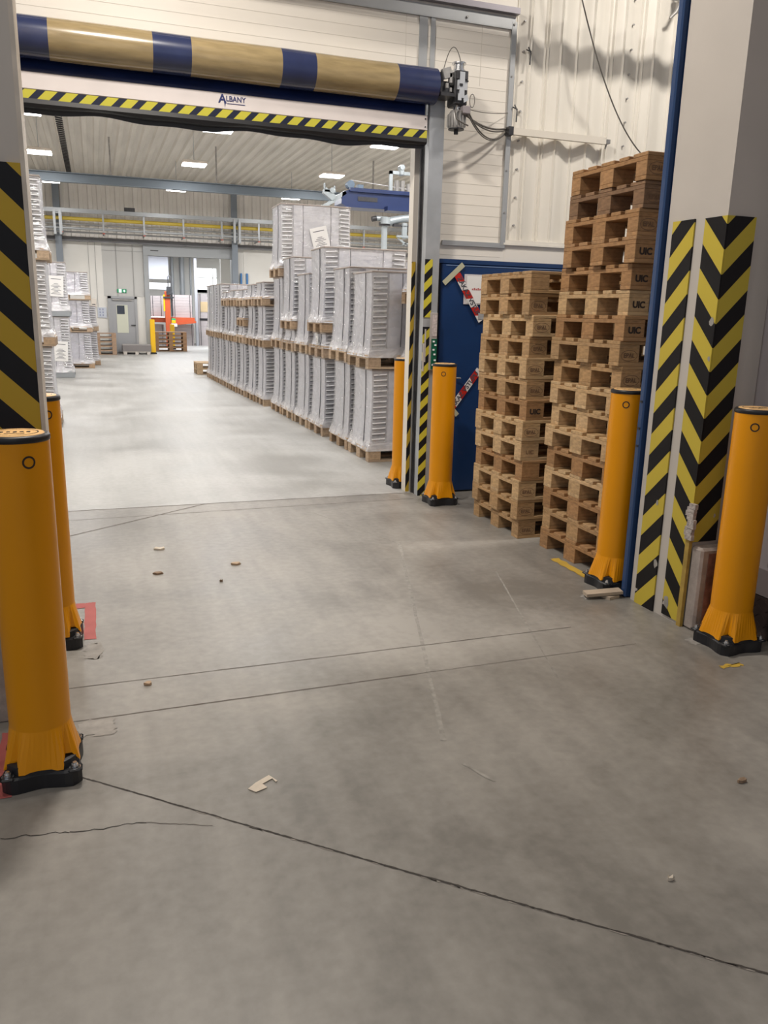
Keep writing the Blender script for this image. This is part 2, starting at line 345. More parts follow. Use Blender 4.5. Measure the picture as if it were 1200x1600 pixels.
# wall running towards the camera on the right
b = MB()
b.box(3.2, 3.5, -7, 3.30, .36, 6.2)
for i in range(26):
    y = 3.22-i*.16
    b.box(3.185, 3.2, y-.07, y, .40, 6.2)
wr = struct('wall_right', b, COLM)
b = MB(); b.box(3.19, 3.5, -7, 3.27, .22, .36); b.build('skirting_board', mat('skirting_dark', (.22, .19, .19), .5, noise=.1, nscale=4), wr)
b = MB(); b.box(3.186, 3.5, -7, 3.27, 0, .215)
for i in range(60):
    for j in range(5):
        y = 3.25-i*.045-(j % 2)*.02; z = .02+j*.042
        if i < 34: b.obox((3.185, y, z+.01), (.0015, 0, 0), (0, .012, .010 if (i+j) % 2 else -.010), (0, .002, .003))
b.build('kick_plate', mat('diamond_plate', (.10, .075, .07), .35, .6, noise=.2, nscale=10), wr)
# blue slender upright behind the column
b = MB(); b.box(2.862, 2.905, 3.745, 3.79, 0.0, 6.2, bev=.008); b.box(2.90, 2.93, 3.735, 3.80, 0, 6.2)
o = b.build('blue_upright', BLUEPOST); tag(o, 'slender dark blue steel upright behind the striped column', 'post')
b2 = MB()
for z in (.9, 1.0, 1.15): b2.box(2.858, 2.862, 3.755, 3.775, z, z+.012)
b2.build('slot', BLACK, o)

# ------------------------------------------------------------ wall with the roll-up door (plane y = 6.8)
WY = 6.80
b = MB()
b.box(-7, -.55, WY, 6.9, 0, 6.2); b.box(-.55, 2.63, WY, 6.9, 3.45, 6.2); b.box(2.63, 3.52, WY, 6.9, 0, 6.2); b.box(3.52, 9, WY+.05, 6.9, 0, 6.2)
b.box(3.52, 9, WY-.002, WY+.05, 0, 2.235)
wb = struct('wall_back', b, PANEL)
b = MB()   # panel seams
z = 2.12
while z < 4.0:
    b.box(2.86, 3.48, WY-.0015, WY, z, z+.003)
    if z > 3.4: b.box(-.55, 2.86, WY-.0015, WY, z, z+.003)
    z += .085
for x in (2.52, 3.2): b.box(x, x+.003, WY-.0015, WY, 3.5, 4.1)
b.build('panel_seam', mat('seam_beige', (.64, .595, .53), .6), wb)
# corrugated sheet
b = MB(); vs = []; n = 0; x = 3.50; cols = []
P = .32
def cprof(x):
    t = ((x-3.50) % P)/P
    return .045*(.5-.5*math.cos(2*math.pi*t))
def CR(x):
    t = ((x-3.5) % P)/P
    return .013 if (.03 < t < .07 or .12 < t < .16 or .44 < t < .47 or .54 < t < .57) else 0
xs = [3.50+i*.0133 for i in range(int(5.4/.0133))]
for x in xs: cols.append([(x, WY+.04-cprof(x)*.95-CR(x), 2.245), (x, WY+.04-cprof(x)*.95-CR(x), 6.2)])
vs = [p for c in cols for p in c]
b.add(vs, [(2*i, 2*i+2, 2*i+3, 2*i+1) for i in range(len(cols)-1)], 0, False)
b.build('corrugated_cladding', CORR, wb)
b = MB()
b.box(3.50, 9, WY-.025, WY+.04, 2.228, 2.246); b.box(3.50, 5.4, WY-.02, WY, 2.246, 2.27)
b.build('cladding_base_rail', CORR, wb)
b = MB()
b.box(3.470, 3.515, WY-.022, WY, 2.22, 4.02); b.box(2.905, 3.515, WY-.020, WY, 2.20, 2.24)
b.box(2.634, 2.706, WY-.012, WY, 3.36, 3.96); b.box(2.735, 2.775, WY-.012, WY, 3.36, 3.96)
b.box(-.55, 3.50, WY-.02, WY, 3.96, 4.05)
b.build('flashing', FLASH, wb)
b = MB(); b.box(-.55, 3.52, WY-.06, WY-.005, 4.07, 4.115)
b.build('top_flashing_ledge', mat('mauve_ledge', (.28, .26, .29), .4, .3), wb)
b = MB()
for x, zs in ((3.60, [2.4+i*.235 for i in range(8)]), (4.68, [2.95+i*.2 for i in range(8)])):
    for z in zs: b.tube([(x, WY+.045-cprof(x), z), (x, WY-.012-cprof(x)*.9+.03, z)], .009, 8)
for x in (3.05, 3.49): b.tube([(x, WY-.02, 4.0), (x, WY-.032, 4.0)], .010, 8)
for z in (2.5, 2.85, 3.2, 3.6): b.tube([(3.49, WY-.02, z), (3.49, WY-.03, z)], .007, 8)
b.build('fastener', ALU, wb)
b = MB(); b.box(2.63, 2.662, WY-.012, WY-.002, 0, 2.047); b.build('hazard_band', hazard('hazard_flange', 'X', -2.2, 0, .25), wb)
b = MB(); b.box(2.632, 2.672, WY-.001, 6.9, 0, 3.45); b.build('jamb_lining', mat('jamb_beige', (.50, .46, .42), .5), wb)

# unseen beam above the passage (casts the soft band on the wall)
b = MB(); b.box(-3, 7, 6.28, 6.32, 4.20, 4.30); b.box(-3, 7, 6.26, 6.34, 4.30, 4.31)
o = struct('unseen_beam', b, GALV)
# passage shell out of view
b = MB(); b.box(-7, 9, -7, 7.0, 6.2, 6.4); struct('ceiling', b, mat('passage_ceiling', (.42, .40, .37), .8))
b = MB(); b.box(8.9, 9, 3.3, 6.8, 0, 6.2); struct('wall_far_right', b, PANEL)
for x, y, z, k in NEAR_LAMPS:
    o = thing('ceiling_lamp', 'rectangular lamp hung under the passage ceiling, out of frame', 'lamp', (x, y, z), group='passage lamps')
    b = MB(); b.box(-.27, .27, -.17, .17, 0, .07, bev=.01); b.build('housing', WHITEP, o)
    b = MB(); b.box(-.25, .25, -.15, .15, -.012, 0); b.build('diffuser', LAMPW, o)
    b = MB(); b.tube([(0, 0, .07), (0, 0, 6.2-z)], .006, 6); b.build('hanger', DARK, o)

# ------------------------------------------------------------ roll-up door
rd = thing('roll_up_door', 'blue and amber high-speed roll-up door with yellow-black striped bottom bar', 'door', (1.1, 6.6, 0))
def rdp(mb, name, m, parent=rd):
    o = mb.build(name, m, parent); o.location = (-1.1, -6.6, 0) if parent is rd else (0, 0, 0); return o
segs = [(-.60, -.19, 0), (-.19, .495, 1), (.495, .763, 0), (.763, 1.422, 1), (1.422, 1.685, 0), (1.685, 2.346, 1), (2.346, 2.69, 0)]
for i, (x0, x1, g) in enumerate(segs):
    b = MB(); rings = []
    for j in range(7):
        x = x0+(x1-x0)*j/6; rr = .132+.0015*math.sin(x*5+1)
        rings.append([(x, 6.565+rr*math.cos(a)*(1 if not (-2.2 < a < -1.2) else 1), 3.385+rr*math.sin(a)) for a in [2*math.pi*k/40 for k in range(40)]])
    b.loft(rings, 0, True, True, True)
    rdp(b, 'amber_window_band' if g else 'rolled_curtain', GOLDPVC if g else BLUEPVC)
b = MB()   # curtain dropping behind the bottom bar, plus its slack fold
prof = [(6.665, 3.30), (6.672, 3.2), (6.66, 3.1), (6.655, 3.0), (6.66, 3.0), (6.68, 3.1), (6.69, 3.2), (6.68, 3.30)]
b.loft([[(x, y, z) for y, z in prof] for x in (-.55, .3, 1.2, 2.0, 2.66)], 0, True, True, True)
rdp(b, 'curtain', mat('navy_curtain', (.016, .035, .15), .35, noise=.2, nscale=4, stretch=(1, 1, 4)))
b = MB(); b.box(-.50, 2.655, 6.60, 6.66, 3.066, 3.178, bev=.004); bar = rdp(b, 'bottom_bar', mat('bar_white', (.74, .68, .66), .35, noise=.04, nscale=6))
me = text_mesh('maker_wordmark', 'LBANY', .052, mat('logo_navy', (.02, .03, .14), .5), bold=.0009)
o = place_text('maker_wordmark', me, bar, (1.095, 6.598, 3.139)); o.scale = (.92, 1, 1)
me = text_mesh('maker_initial', 'A', .085, MATS['logo_navy'], bold=.002); place_text('maker_initial', me, bar, (.995, 6.598, 3.135))
b = MB(); b.add([(1.005, 6.597, 3.125), (1.022, 6.597, 3.122), (1.013, 6.597, 3.078)], [(0, 1, 2)]); b.box(1.03, 1.165, 6.597, 6.598, 3.105, 3.109); b.build('maker_swoosh', MATS['logo_navy'], bar)
b = MB()
for z in (3.09, 3.15): b.tube([(2.635, 6.60, z), (2.635, 6.593, z)], .006, 8)
b.build('rivet', DARK, bar)
b = MB(); b.box(-.50, 2.655, 6.605, 6.655, 3.006, 3.066); rdp(b, 'striped_edge', hazard('hazard_bar', 'X', -1.0, .012, .137, ya=(.55, .50, .06), ka=(.018, .022, .045), duty=.58, wear=0))
b = MB(); rings = []     # rubber lip with a wavy lower edge
for i in range(61):
    x = -.5+3.155*i/60; dz = .007*math.sin(x*5.2+1)+.004*math.sin(x*12)
    rings.append([(x, 6.60, 3.006), (x, 6.595, 2.975), (x, 6.608, 2.955+dz), (x, 6.652, 2.95+dz), (x, 6.66, 3.006)])
b.loft(rings, 0, True, True, False); rdp(b, 'rubber_lip', BLACK)
b = MB(); rings = []
for i in range(61):
    x = -.5+3.155*i/60; dz = .007*math.sin(x*5.2+1)+.004*math.sin(x*12)
    rings.append([(x, 6.655, 2.975), (x, 6.665, 2.925+dz*1.8), (x, 6.672, 2.925+dz*1.8), (x, 6.67, 2.975)])
b.loft(rings); rdp(b, 'lip_underside', mat('slate_flap', (.03, .035, .045), .5))
# guide posts
def guide(x0, x1, sgn, visible=True):
    b = MB(); b.box(x0, x1, 6.60, 6.615, 0, 3.325); b.box(x0 if sgn > 0 else x1-.012, x0+.012 if sgn > 0 else x1, 6.615, 6.685, 0, 3.325)
    b.box(x0, x1, 6.76, WY-.001, 0, 3.325); b.box(x1-.012, x1, 6.615, 6.76, 0, 3.325)
    return rdp(b, 'guide_post', GALV)
gp = guide(2.675, 2.805, 1); guide(-.62, -.50, -1)
b = MB(); b.box(2.672, 2.690, 6.686, 6.70, 0, 3.3); b.box(2.69, 2.70, 6.70, 6.72, 0, 3.3); b.box(2.672, 2.685, 6.72, 6.735, 0, 3.3); b.box(2.665, 2.69, 6.735, 6.757, 0, 3.3)
b.build('brush_channel', DARK, gp)
b = MB(); b.box(2.673, 2.743, 6.594, 6.5995, 0, 1.50); b.box(2.673, 2.743, 6.594, 6.5995, 1.58, 2.06)
b.build('hazard_band', hazard('hazard_post', 'X', -1, .06, .145, ya=(.58, .50, .05)), gp)
cb = MB(); cb.box(2.735, 2.80, 6.575, 6.598, 1.13, 1.62, bev=.003); cb = cb.build('control_unit', mat('unit_grey', (.42, .38, .36), .5), gp)
b = MB(); b.box(2.75, 2.795, 6.571, 6.575, 1.42, 1.60); b.build('rating_label', mat('label_pale', (.55, .48, .47), .6, noise=.3, nscale=60), cb)
b = MB(); b.box(2.748, 2.798, 6.568, 6.575, 1.14, 1.40); b.build('circuit_board', mat('pcb_green', (.01, .12, .07), .3, noise=.4, nscale=40), cb)
b = MB()
for z in (1.17, 1.21, 1.26, 1.30, 1.34, 1.37):
    b.box(2.765+.01*math.sin(z*90), 2.782+.01*math.sin(z*90), 6.560, 6.568, z, z+.014)
b.build('terminal', LIP, cb)
b = MB(); b.box(2.69, 2.70, 6.583, 6.594, 1.2, 1.48); b.box(2.675, 2.687, 6.583, 6.594, 1.12, 1.36); b.build('cable_cover', mat('unit_grey2', (.5, .46, .44), .5), gp)
# drive unit
dv = MB(); dv.box(2.70, 2.81, 6.44, 6.60, 3.30, 3.325); dv.box(2.705, 2.73, 6.47, 6.66, 3.325, 3.48); dv.box(2.74, 2.80, 6.50, 6.60, 3.325, 3.42)
dv = rdp(dv, 'bearing_bracket', DARK)
b = MB(); b.obox((2.755, 6.47, 3.47), (.035, 0, .012), (0, .02, 0), (-.012, 0, .035)); b.box(2.775, 2.795, 6.45, 6.47, 3.40, 3.47); b.box(2.745, 2.765, 6.45, 6.47, 3.36, 3.395); b.box(2.780, 2.795, 6.45, 6.47, 3.335, 3.365)
b.build('bracket_plate', ALU, dv)
b = MB(); b.tube([(2.69, 6.565, 3.385), (2.90, 6.565, 3.385)], .028, 14); b.build('shaft', DARK, dv)
gb = MB(); gb.box(2.825, 2.945, 6.47, 6.62, 3.25, 3.50, bev=.012); gb.box(2.835, 2.935, 6.455, 6.47, 3.44, 3.50); gb = rdp(gb, 'gearbox', DARK)
b = MB(); b.box(2.862, 2.905, 6.448, 6.468, 3.30, 3.49); b.box(2.845, 2.93, 6.452, 6.468, 3.36, 3.43); b.box(2.85, 2.88, 6.445, 6.452, 3.28, 3.33); b.obox((2.92, 6.458, 3.30), (.018, 0, .01), (0, .008, 0), (-.006, 0, .022))
b.build('brake_plate', mat('plate_pale', (.62, .64, .67), .3, .4), gb)
b = MB(); b.box(2.86, 2.885, 6.44, 6.448, 3.385, 3.402); b.box(2.91, 2.935, 6.444, 6.452, 3.42, 3.43); b.build('lever_slot', BLACK, gb)
b = MB(); b.tube([(2.888, 6.54, 3.50), (2.888, 6.54, 3.52)], .055, 20); b.tube([(2.888, 6.54, 3.52), (2.888, 6.54, 3.565)], .042, 20); b.tube([(2.888, 6.54, 3.565), (2.888, 6.54, 3.575)], .058, 20); b.build('brake_drum', CHROME, gb)
b = MB(); b.tube([(2.888, 6.54, 3.25), (2.888, 6.54, 3.20)], .035, 14); b.build('coupling', CHROME, gb)
mo = MB(); mo.tube([(2.885, 6.54, 3.22), (2.885, 6.54, 3.19), (2.885, 6.54, 3.10), (2.885, 6.54, 3.085)], [.05, .068, .068, .06], 20)
for k in range(16):
    a = 2*math.pi*k/16; mo.obox((2.885+.07*math.cos(a), 6.54+.07*math.sin(a), 3.145), (.008*math.cos(a), .008*math.sin(a), 0), (-.003*math.sin(a), .003*math.cos(a), 0), (0, 0, .045))
mo = rdp(mo, 'motor', ALU)
b = MB(); b.box(2.895, 2.965, 6.44, 6.50, 3.185, 3.245, bev=.006); b.build('terminal_box', mat('box_mauve', (.27, .24, .25), .45), mo)
b = MB(); b.tube([(2.885, 6.54, 3.085), (2.885, 6.54, 3.045)], .018, 12); b.tube([(2.885, 6.54, 3.085), (2.885, 6.54, 3.078)], .065, 20); b.build('fan_cowl', BLACK, mo)
def arc(p0, p1, sag, n=16, lift=None):
    p0, p1 = Vector(p0), Vector(p1); return [p0.lerp(p1, i/n)+Vector((0, 0, -sag*4*(i/n)*(1-i/n))) for i in range(n+1)]
CAB = mat('cable_grey', (.12, .11, .10), .5)
b = MB(); b.tube(arc((2.72, 6.50, 3.42), (2.90, 6.52, 3.56), -.18), .0035, 6)
b.tube(arc((2.89, 6.45, 3.20), (3.47, WY-.03, 3.185), .05), .008, 6); b.tube(arc((2.91, 6.45, 3.20), (3.47, WY-.03, 3.175), .065), .006, 6); b.tube(arc((2.95, 6.47, 3.22), (3.47, WY-.03, 3.165), .13), .006, 6); b.tube(arc((2.93, 6.46, 3.22), (3.47, WY-.03, 3.16), .14), .005, 6)
b.tube([(2.85, 6.46, 3.24), (2.83, 6.45, 3.20), (2.84, 6.44, 3.14), (2.88, 6.44, 3.12), (2.95, 6.45, 3.10)], .007, 6)
b.tube(arc((2.96, 6.5, 3.235), (3.47, WY-.025, 3.31), .015), .003, 6)
b.tube([(3.0+.022*math.cos(a), 6.50, 3.30+.05*math.sin(a)) for a in [2*math.pi*k/20 for k in range(21)]], .003, 6)
rdp(b, 'motor_cable', CAB)
# cable tray on the wall
b = MB(); b.box(3.475, 4.44, WY-.085, WY-.035, 3.135, 3.178); b.box(3.475, 4.44, WY-.09, WY-.085, 3.13, 3.186)
o = b.build('cable_duct', mat('duct_cream', (.70, .65, .57), .45)); tag(o, 'thin cream cable duct fixed across the corrugated wall right of the motor', 'cable duct')
b2 = MB(); b2.box(3.455, 3.50, WY-.095, WY-.02, 3.125, 3.192); b2.build('clamp', DARK, o)
b2 = MB(); b2.box(4.44, 4.49, WY-.08, WY-.02, 3.14, 3.175); b2.tube([(4.47, WY-.05, 3.15), (4.46, WY-.05, 3.10)], .008, 6); b2.build('end_clamp', ALU, o)
b = MB(); b.tube(arc((3.82, 6.55, 4.62), (4.83, 6.62, 3.02), .28, 24), .006, 6)
o = b.build('hanging_cable', CAB); tag(o, 'thin brown cable drooping down the corrugated wall behind the tallest pallets', 'cable')
b = MB(); b.tube([(5.10, WY-.1, 4.52), (5.09, WY-.1, 4.36), (5.05, WY-.09, 4.27), (5.00, WY-.08, 4.22)], [.018, .018, .016, .012], 10); o = thing('pipe_bracket', 'bent metal pipe end with blue holder high on the corrugated wall', 'bracket', (0, 0, 0))
b.build('pipe_end', ALU, o); b = MB(); b.box(5.08, 5.30, WY-.13, WY-.02, 4.40, 4.44, bev=.01); b.build('holder', BLUEM, o)
for x, z in ((3.63, 3.79), (3.53, 3.33)):
    b = MB(); b.tube([(x, WY-.03, z+.05), (x+.015, WY-.05, z), (x+.012, WY-.05, z-.09)], .006, 6); b.tube([(x-.02, WY-.03, z+.03), (x+.02, WY-.05, z+.01)], .005, 6)
    o = b.build('wire_stub', DARK); tag(o, 'short dark wire stub sticking out of the wall beside the %s of the grey flashing' % ('top' if z > 3.5 else 'middle'), 'wire')

# blue door leaf
bl = thing('blue_panel_door', 'dark blue sheet metal panel door beside the roll-up door post', 'door', (3.5, 6.7, 0))
def blp(mb, n, m):
    o = mb.build(n, m, bl); o.location = (-3.5, -6.7, 0); return o
b = MB(); b.box(2.86, 4.3, 6.665, 6.79, .012, 2.04, bev=.006); blp(b, 'leaf', BLUEM)
b = MB(); b.box(2.835, 4.3, 6.66, WY-.003, 2.04, 2.075); blp(b, 'top_rail', BLUEM)
b = MB(); b.box(2.84, 2.862, 6.69, 6.79, .012, 2.04); blp(b, 'side_edge', DARK)
b = MB(); b.box(2.90, 4.28, 6.661, 6.665, 2.022, 2.027); blp(b, 'top_seam', mat('seam_light_blue', (.2, .3, .5), .4))
b = MB(); b.tube([(2.95, 6.66, 1.06), (3.07, 6.63, 1.055)], .006, 8); blp(b, 'handle', CHROME)
# notice
nt = MB(); nt.box(3.075, 3.30, 6.655, 6.659, 1.70, 1.955); nt = nt.build('paper_notice', mat('plastic_sleeve', (.62, .58, .60), .3)); tag(nt, 'white paper notice in plastic sleeve on the blue door', 'notice')
b = MB(); b.box(3.10, 3.29, 6.652, 6.655, 1.71, 1.94); b.build('sheet', PAPER, nt)
b = MB()
for i in range(7): b.box(3.15+i*.018, 3.162+i*.018, 6.6505, 6.652, 1.822, 1.835+.006*(i % 2))
b.build('red_line', mat('red_ink', (.45, .12, .12), .7), nt)
# barrier tapes
RED = mat('tape_red', (.48, .02, .015), .35); TWH = mat('tape_white', (.70, .68, .68), .35); MASK = mat('masking_tape', (.46, .45, .32), .6)
def tape(p0, p1, wd, y, parent_label, txt, tx_off=0, up=1):
    o = thing('barrier_tape', parent_label, 'tape', (p0[0], y, p0[1]), group=None)
    L = math.hypot(p1[0]-p0[0], p1[1]-p0[1]); an = math.atan2(p1[1]-p0[1], p1[0]-p0[0])
    seg = .085
    k = 0; s_ = 0
    while s_ < L:
        e = min(L, s_+seg); a = [(s_, -wd/2), (e, -wd/2), (min(e+wd*.5, L), wd/2), (min(s_+wd*.5, L), wd/2)]
        q = MB(); q.add([(p[0], 0, p[1]) for p in a]+[(p[0], -.001, p[1]) for p in a], [(0, 1, 2, 3), (7, 6, 5, 4), (0, 4, 5, 1), (1, 5, 6, 2), (2, 6, 7, 3), (3, 7, 4, 0)])
        q.build('red_field' if k % 2 == 0 else 'white_field', RED if k % 2 == 0 else TWH, o)
        s_ = e; k += 1
    me = text_mesh('lettering', txt, wd*.95, INK, bold=.001); t = place_text('lettering', me, o, (L/2+tx_off, -.0025, 0))
    o.rotation_euler = (0, -an, 0)
    return o
tape((2.985, 1.975), (3.255, 1.56), .062, 6.649, 'red and white lettered barrier tape slanting down from the top of the blue door', 'ZÁKAZ VSTUP')
tape((2.97, .745), (3.26, 1.13), .062, 6.649, 'red and white lettered barrier tape rising behind the front door bollard', 'ZÁKAZ VSTUPU')
def mtape(name, p0, p1, wd, y, label):
    b = MB(); c = ((p0[0]+p1[0])/2, y, (p0[1]+p1[1])/2); dx, dz = p1[0]-p0[0], p1[1]-p0[1]; L = math.hypot(dx, dz)
    b.obox(c, (dx/2, 0, dz/2), (0, .001, 0), (-dz/L*wd/2, 0, dx/L*wd/2)); o = b.build(name, MASK); tag(o, label, 'tape'); return o
mtape('masking_tape', (2.875, 1.87), (3.055, 2.035), .045, 6.646, 'cream masking tape strip at the top left corner of the blue door')
mtape('masking_tape', (2.99, .80), (3.06, .72), .04, 6.646, 'short cream masking tape holding the lower end of the barrier tape')
mtape('masking_tape', (3.22, 1.60), (3.30, 1.60), .055, 6.646, 'grey patch of tape under the upper barrier tape end').data.materials[0] = mat('grey_tape', (.35, .35, .36), .5)

# ------------------------------------------------------------ bollards
def lobed(rad, indent, n=48, z=0, c=1.0):
    out = []
    for k in range(n):
        a = 2*math.pi*k/n; sq = rad/max(abs(math.cos(a)), abs(math.sin(a))); rr = min(sq, rad*1.24*c)
        rr -= indent*(.5+.5*math.cos(4*a))
        out.append((rr*math.cos(a), rr*math.sin(a), z))
    return out
def make_bollard(label):
    o = thing('safety_bollard', label, 'bollard', group='amber safety bollards')
    b = MB(); b.loft([lobed(.130, .018, z=0), lobed(.130, .018, z=.052), lobed(.124, .018, z=.060)], 0)
    b.loft([lobed(.116, .002, z=.055, c=.93), lobed(.114, .002, z=.088, c=.93), lobed(.108, 0, z=.092, c=.9)], 0)
    base = b.build('base', BLACK, o)
    for sx in (-1, 1):
        for sy in (-1, 1):
            q = MB(); x, y = .106*sx, .106*sy
            q.tube([(x, y, .058), (x, y, .062)], .019, 16); q.tube([(x, y, .062), (x, y, .072)], .012, 6); q.tube([(x, y, .072), (x, y, .080)], .007, 10)
            q.build('anchor_bolt', CHROME, base)
            q = MB(); q.box(x-.024, x+.024, y-.024, y+.024, .05, .062, bev=.008); q.build('bolt_pad', BLACK, base)
    # sleeve: round tube into a flared, faceted skirt
    b = MB(); n = 48; rings = []
    def ring(z, t):
        out = []
        for k in range(n):
            a = 2*math.pi*k/n
            m8 = abs(((a/(math.pi/4)) % 2)-1)      # 0 at the corners, 1 at the face centres
            ctl = [.108, .122, .141, .133, .124, .119, .117]
            q_ = m8*6; i_ = min(5, int(q_+1e-6)); R_ = ctl[i_]+(ctl[i_+1]-ctl[i_])*(q_-i_)
            zz = z+(.028 if m8 < .2 else (-.006 if m8 < .55 else 0))*t
            rr = .1*(1-t)+R_*t
            out.append((rr*math.cos(a), rr*math.sin(a), zz))
        return out
    for z, t in ((.072, 1), (.205, .0)): rings.append(ring(z, t))
    b.loft(rings, 0, True, False, False)
    rings = [[(.1*math.cos(2*math.pi*k/n), .1*math.sin(2*math.pi*k/n), z) for k in range(n)] for z in (.205, .7, 1.185)]
    b.loft(rings, 0, False, True, True); b.build('sleeve', BOLL, o)
    b = MB(); rings = [[(rr*math.cos(2*math.pi*k/n), rr*math.sin(2*math.pi*k/n), z) for k in range(n)] for rr, z in ((.1, 1.184), (.1035, 1.187), (.1035, 1.200), (.100, 1.205), (.088, 1.206))]
    b.loft(rings, 0, True, True, True); cap = b.build('cap_rim', BLACK, o)
    b = MB(); b.loft([[(rr*math.cos(2*math.pi*k/n), rr*math.sin(2*math.pi*k/n), z) for k in range(n)] for rr, z in ((.088, 1.205), (.085, 1.2085))], 0, True, True); b.build('cap_disc', BOLLTOP, cap)
    b = MB()
    for k in range(n): 
        a0, a1 = 2*math.pi*k/n, 2*math.pi*(k+1)/n
        b.add([(.066*math.cos(a0), .066*math.sin(a0), 1.2092), (.070*math.cos(a0), .070*math.sin(a0), 1.2092), (.070*math.cos(a1), .070*math.sin(a1), 1.2092), (.066*math.cos(a1), .066*math.sin(a1), 1.2092)], [(0, 1, 2, 3)])
    for i in range(5):
        x = -.04+i*.02; b.box(x-.006, x+.005, -.01+.006*(i % 2), .012, 1.2088, 1.2096)
    b.box(-.03, .03, -.035, -.03, 1.2088, 1.2096)
    b.build('cap_print', DARK, cap)
    # small printed ring mark
    b = MB(); N = 28
    for k in range(N):
        a0, a1 = 2*math.pi*k/N, 2*math.pi*(k+1)/N
        def P(a, rr):
            th = rr*math.cos(a)/.1005; return (.1008*math.sin(th), -.1008*math.cos(th), rr*math.sin(a))
        b.add([P(a0, .0145), P(a0, .0205), P(a1, .0205), P(a1, .0145)], [(0, 1, 2, 3)])
    g = b.build('ring_mark', STAMP, o); g.location = (0, 0, 1.125)
    return o
B0 = make_bollard('amber safety bollard nearest the camera, at the left frame edge before the striped wall end')
BS = [(-.262, 2.775, None, 2), (-.275, 3.975, 'amber safety bollard just behind the striped wall end on the left', 28),
      (2.76, 6.29, 'amber safety bollard in front of the blue door and roll-up door post', -18), (2.69, 7.045, 'amber safety bollard on the hall side of the roll-up door post', -22),
      (2.915, 3.96, 'amber safety bollard between the tallest pallets and the striped column', -22), (2.945, 3.0, 'amber safety bollard at the right frame edge before the concrete plinth', -40)]
RAD = math.radians
for i, (x, y, lb, ang) in enumerate(BS):
    o = B0 if i == 0 else dup(B0, (x, y, 0), 0, lb)
    o.location = (x, y, 0)
    for ch in o.children:
        if ch.name.startswith('ring_mark'): ch.rotation_euler = (0, 0, RAD({0: 24, 1: 30, 2: -28, 3: -12, 4: -42, 5: -46}[i]))

# ------------------------------------------------------------ pallets
PX, PY, PZ = 1.2, .77, .147
def pallet_meshes():
    M = {}
    b = MB(); ys = [0, .1725, .3125, .4975, .6475]
    wd = [.135, .095, .135, .095, .1225]; ys = [0, .175, .3175, .5, .6475]
    for y, w_ in zip(ys, wd): b.box(0, PX, y, y+w_, .125, .147, bev=.003)
    M['deck_boards'] = b.mesh('deck_boards', WOOD)
    b = MB(); b.box(0, .145, 0, PY, .102, .1248, bev=.002); M['cross_board'] = b.mesh('cross_board', WOODB)
    b = MB(); b.box(0, .145, 0, .1, .0225, .1018, bev=.002); M['block'] = b.mesh('block', WOODB)
    b = MB(); b.box(0, .145, 0, .135, .0225, .1018, bev=.002); M['block_mid'] = b.mesh('block_mid', WOODB)
    b = MB(); b.box(0, PX, 0, .1, 0, .0223, bev=.002); M['bottom_board'] = b.mesh('bottom_board', WOOD)
    b = MB(); b.box(0, PX, 0, .135, 0, .0223, bev=.002); M['bottom_board_mid'] = b.mesh('bottom_board_mid', WOOD)
    return M
PM = pallet_meshes()
def pallet_parts(parent, off=(0, 0, 0), col=(.6, .4, .22), var=.1, deck='deck_boards'):
    ox, oy, oz = off
    def cc():
        k = 1+random.uniform(-var, var); h = random.uniform(-.03, .03); return (col[0]*k, col[1]*k*(1-h*.6), col[2]*k*(1-h*2))
    out = [link_mesh('deck', PM['deck_boards'], parent, (ox, oy, oz), cc())]
    for x in (0, .5275, 1.055): link_mesh('cross_board', PM['cross_board'], parent, (ox+x, oy, oz), cc())
    for y, mk in ((0, ''), (.3175, '_mid'), (.67, '')):
        link_mesh('bottom_board', PM['bottom_board'+mk], parent, (ox, oy+y, oz), cc())
        for x in (0, .5275, 1.055): link_mesh('block', PM['block'+mk], parent, (ox+x, oy+y, oz), cc())
    return out
STAMPF = mat('faint_stamp', (.16, .09, .05), .8)
T_EPAL = text_mesh('stamp', 'EPAL', .036, STAMPF, bold=.0006); T_UIC = text_mesh('stamp', 'UIC', .052, STAMP, bold=.0022); T_UICF = text_mesh('stamp', 'UIC', .04, STAMPF)
b = MB(); N = 26
for k in range(N):
    a0, a1 = 2*math.pi*k/N, 2*math.pi*(k+1)/N
    b.add([(.056*math.cos(a0), .03*math.sin(a0), 0), (.059*math.cos(a0), .033*math.sin(a0), 0), (.059*math.cos(a1), .033*math.sin(a1), 0), (.056*math.cos(a1), .03*math.sin(a1), 0)], [(0, 1, 2, 3)])
M_OVAL = b.mesh('stamp_oval', STAMPF)
def stamp(parent, kind, off=(0, 0, 0)):
    x, y, z = off[0]+.0725, off[1]-.0014, off[2]+.062
    me = {'E': T_EPAL, 'U': T_UIC, 'u': T_UICF}[kind[0]]
    o = link_mesh('stamp', me, parent, (x, y, z)); o.rotation_euler = (math.pi/2, 0, 0)
    if kind[0] == 'E':
        o = link_mesh('stamp_oval', M_OVAL, parent, (x, y, z)); o.rotation_euler = (math.pi/2, 0, 0)
ORD = ['lowest', 'second from the floor', 'third from the floor', 'fourth from the floor', 'fifth from the floor', 'sixth from the floor', 'seventh from the floor', 'eighth from the floor', 'ninth from the floor', 'tenth from the floor', 'eleventh from the floor', 'twelfth from the floor', 'thirteenth from the floor', 'fourteenth from the floor', 'fifteenth from the floor', 'sixteenth from the floor', 'topmost']
LIGHTW, MIDW, TANW, DARKW = (.62, .415, .215), (.49, .305, .145), (.42, .23, .098), (.26, .15, .08)
st1 = [(MIDW, 'E'), (MIDW, 'E'), (LIGHTW, 'E'), (TANW, ''), (LIGHTW, 'u'), (LIGHTW, 'E'), (TANW, 'U'), (MIDW, 'E'), (LIGHTW, 'E'), (MIDW, 'E'), (LIGHTW, 'E'), (MIDW, 'E'), (MIDW, '')]
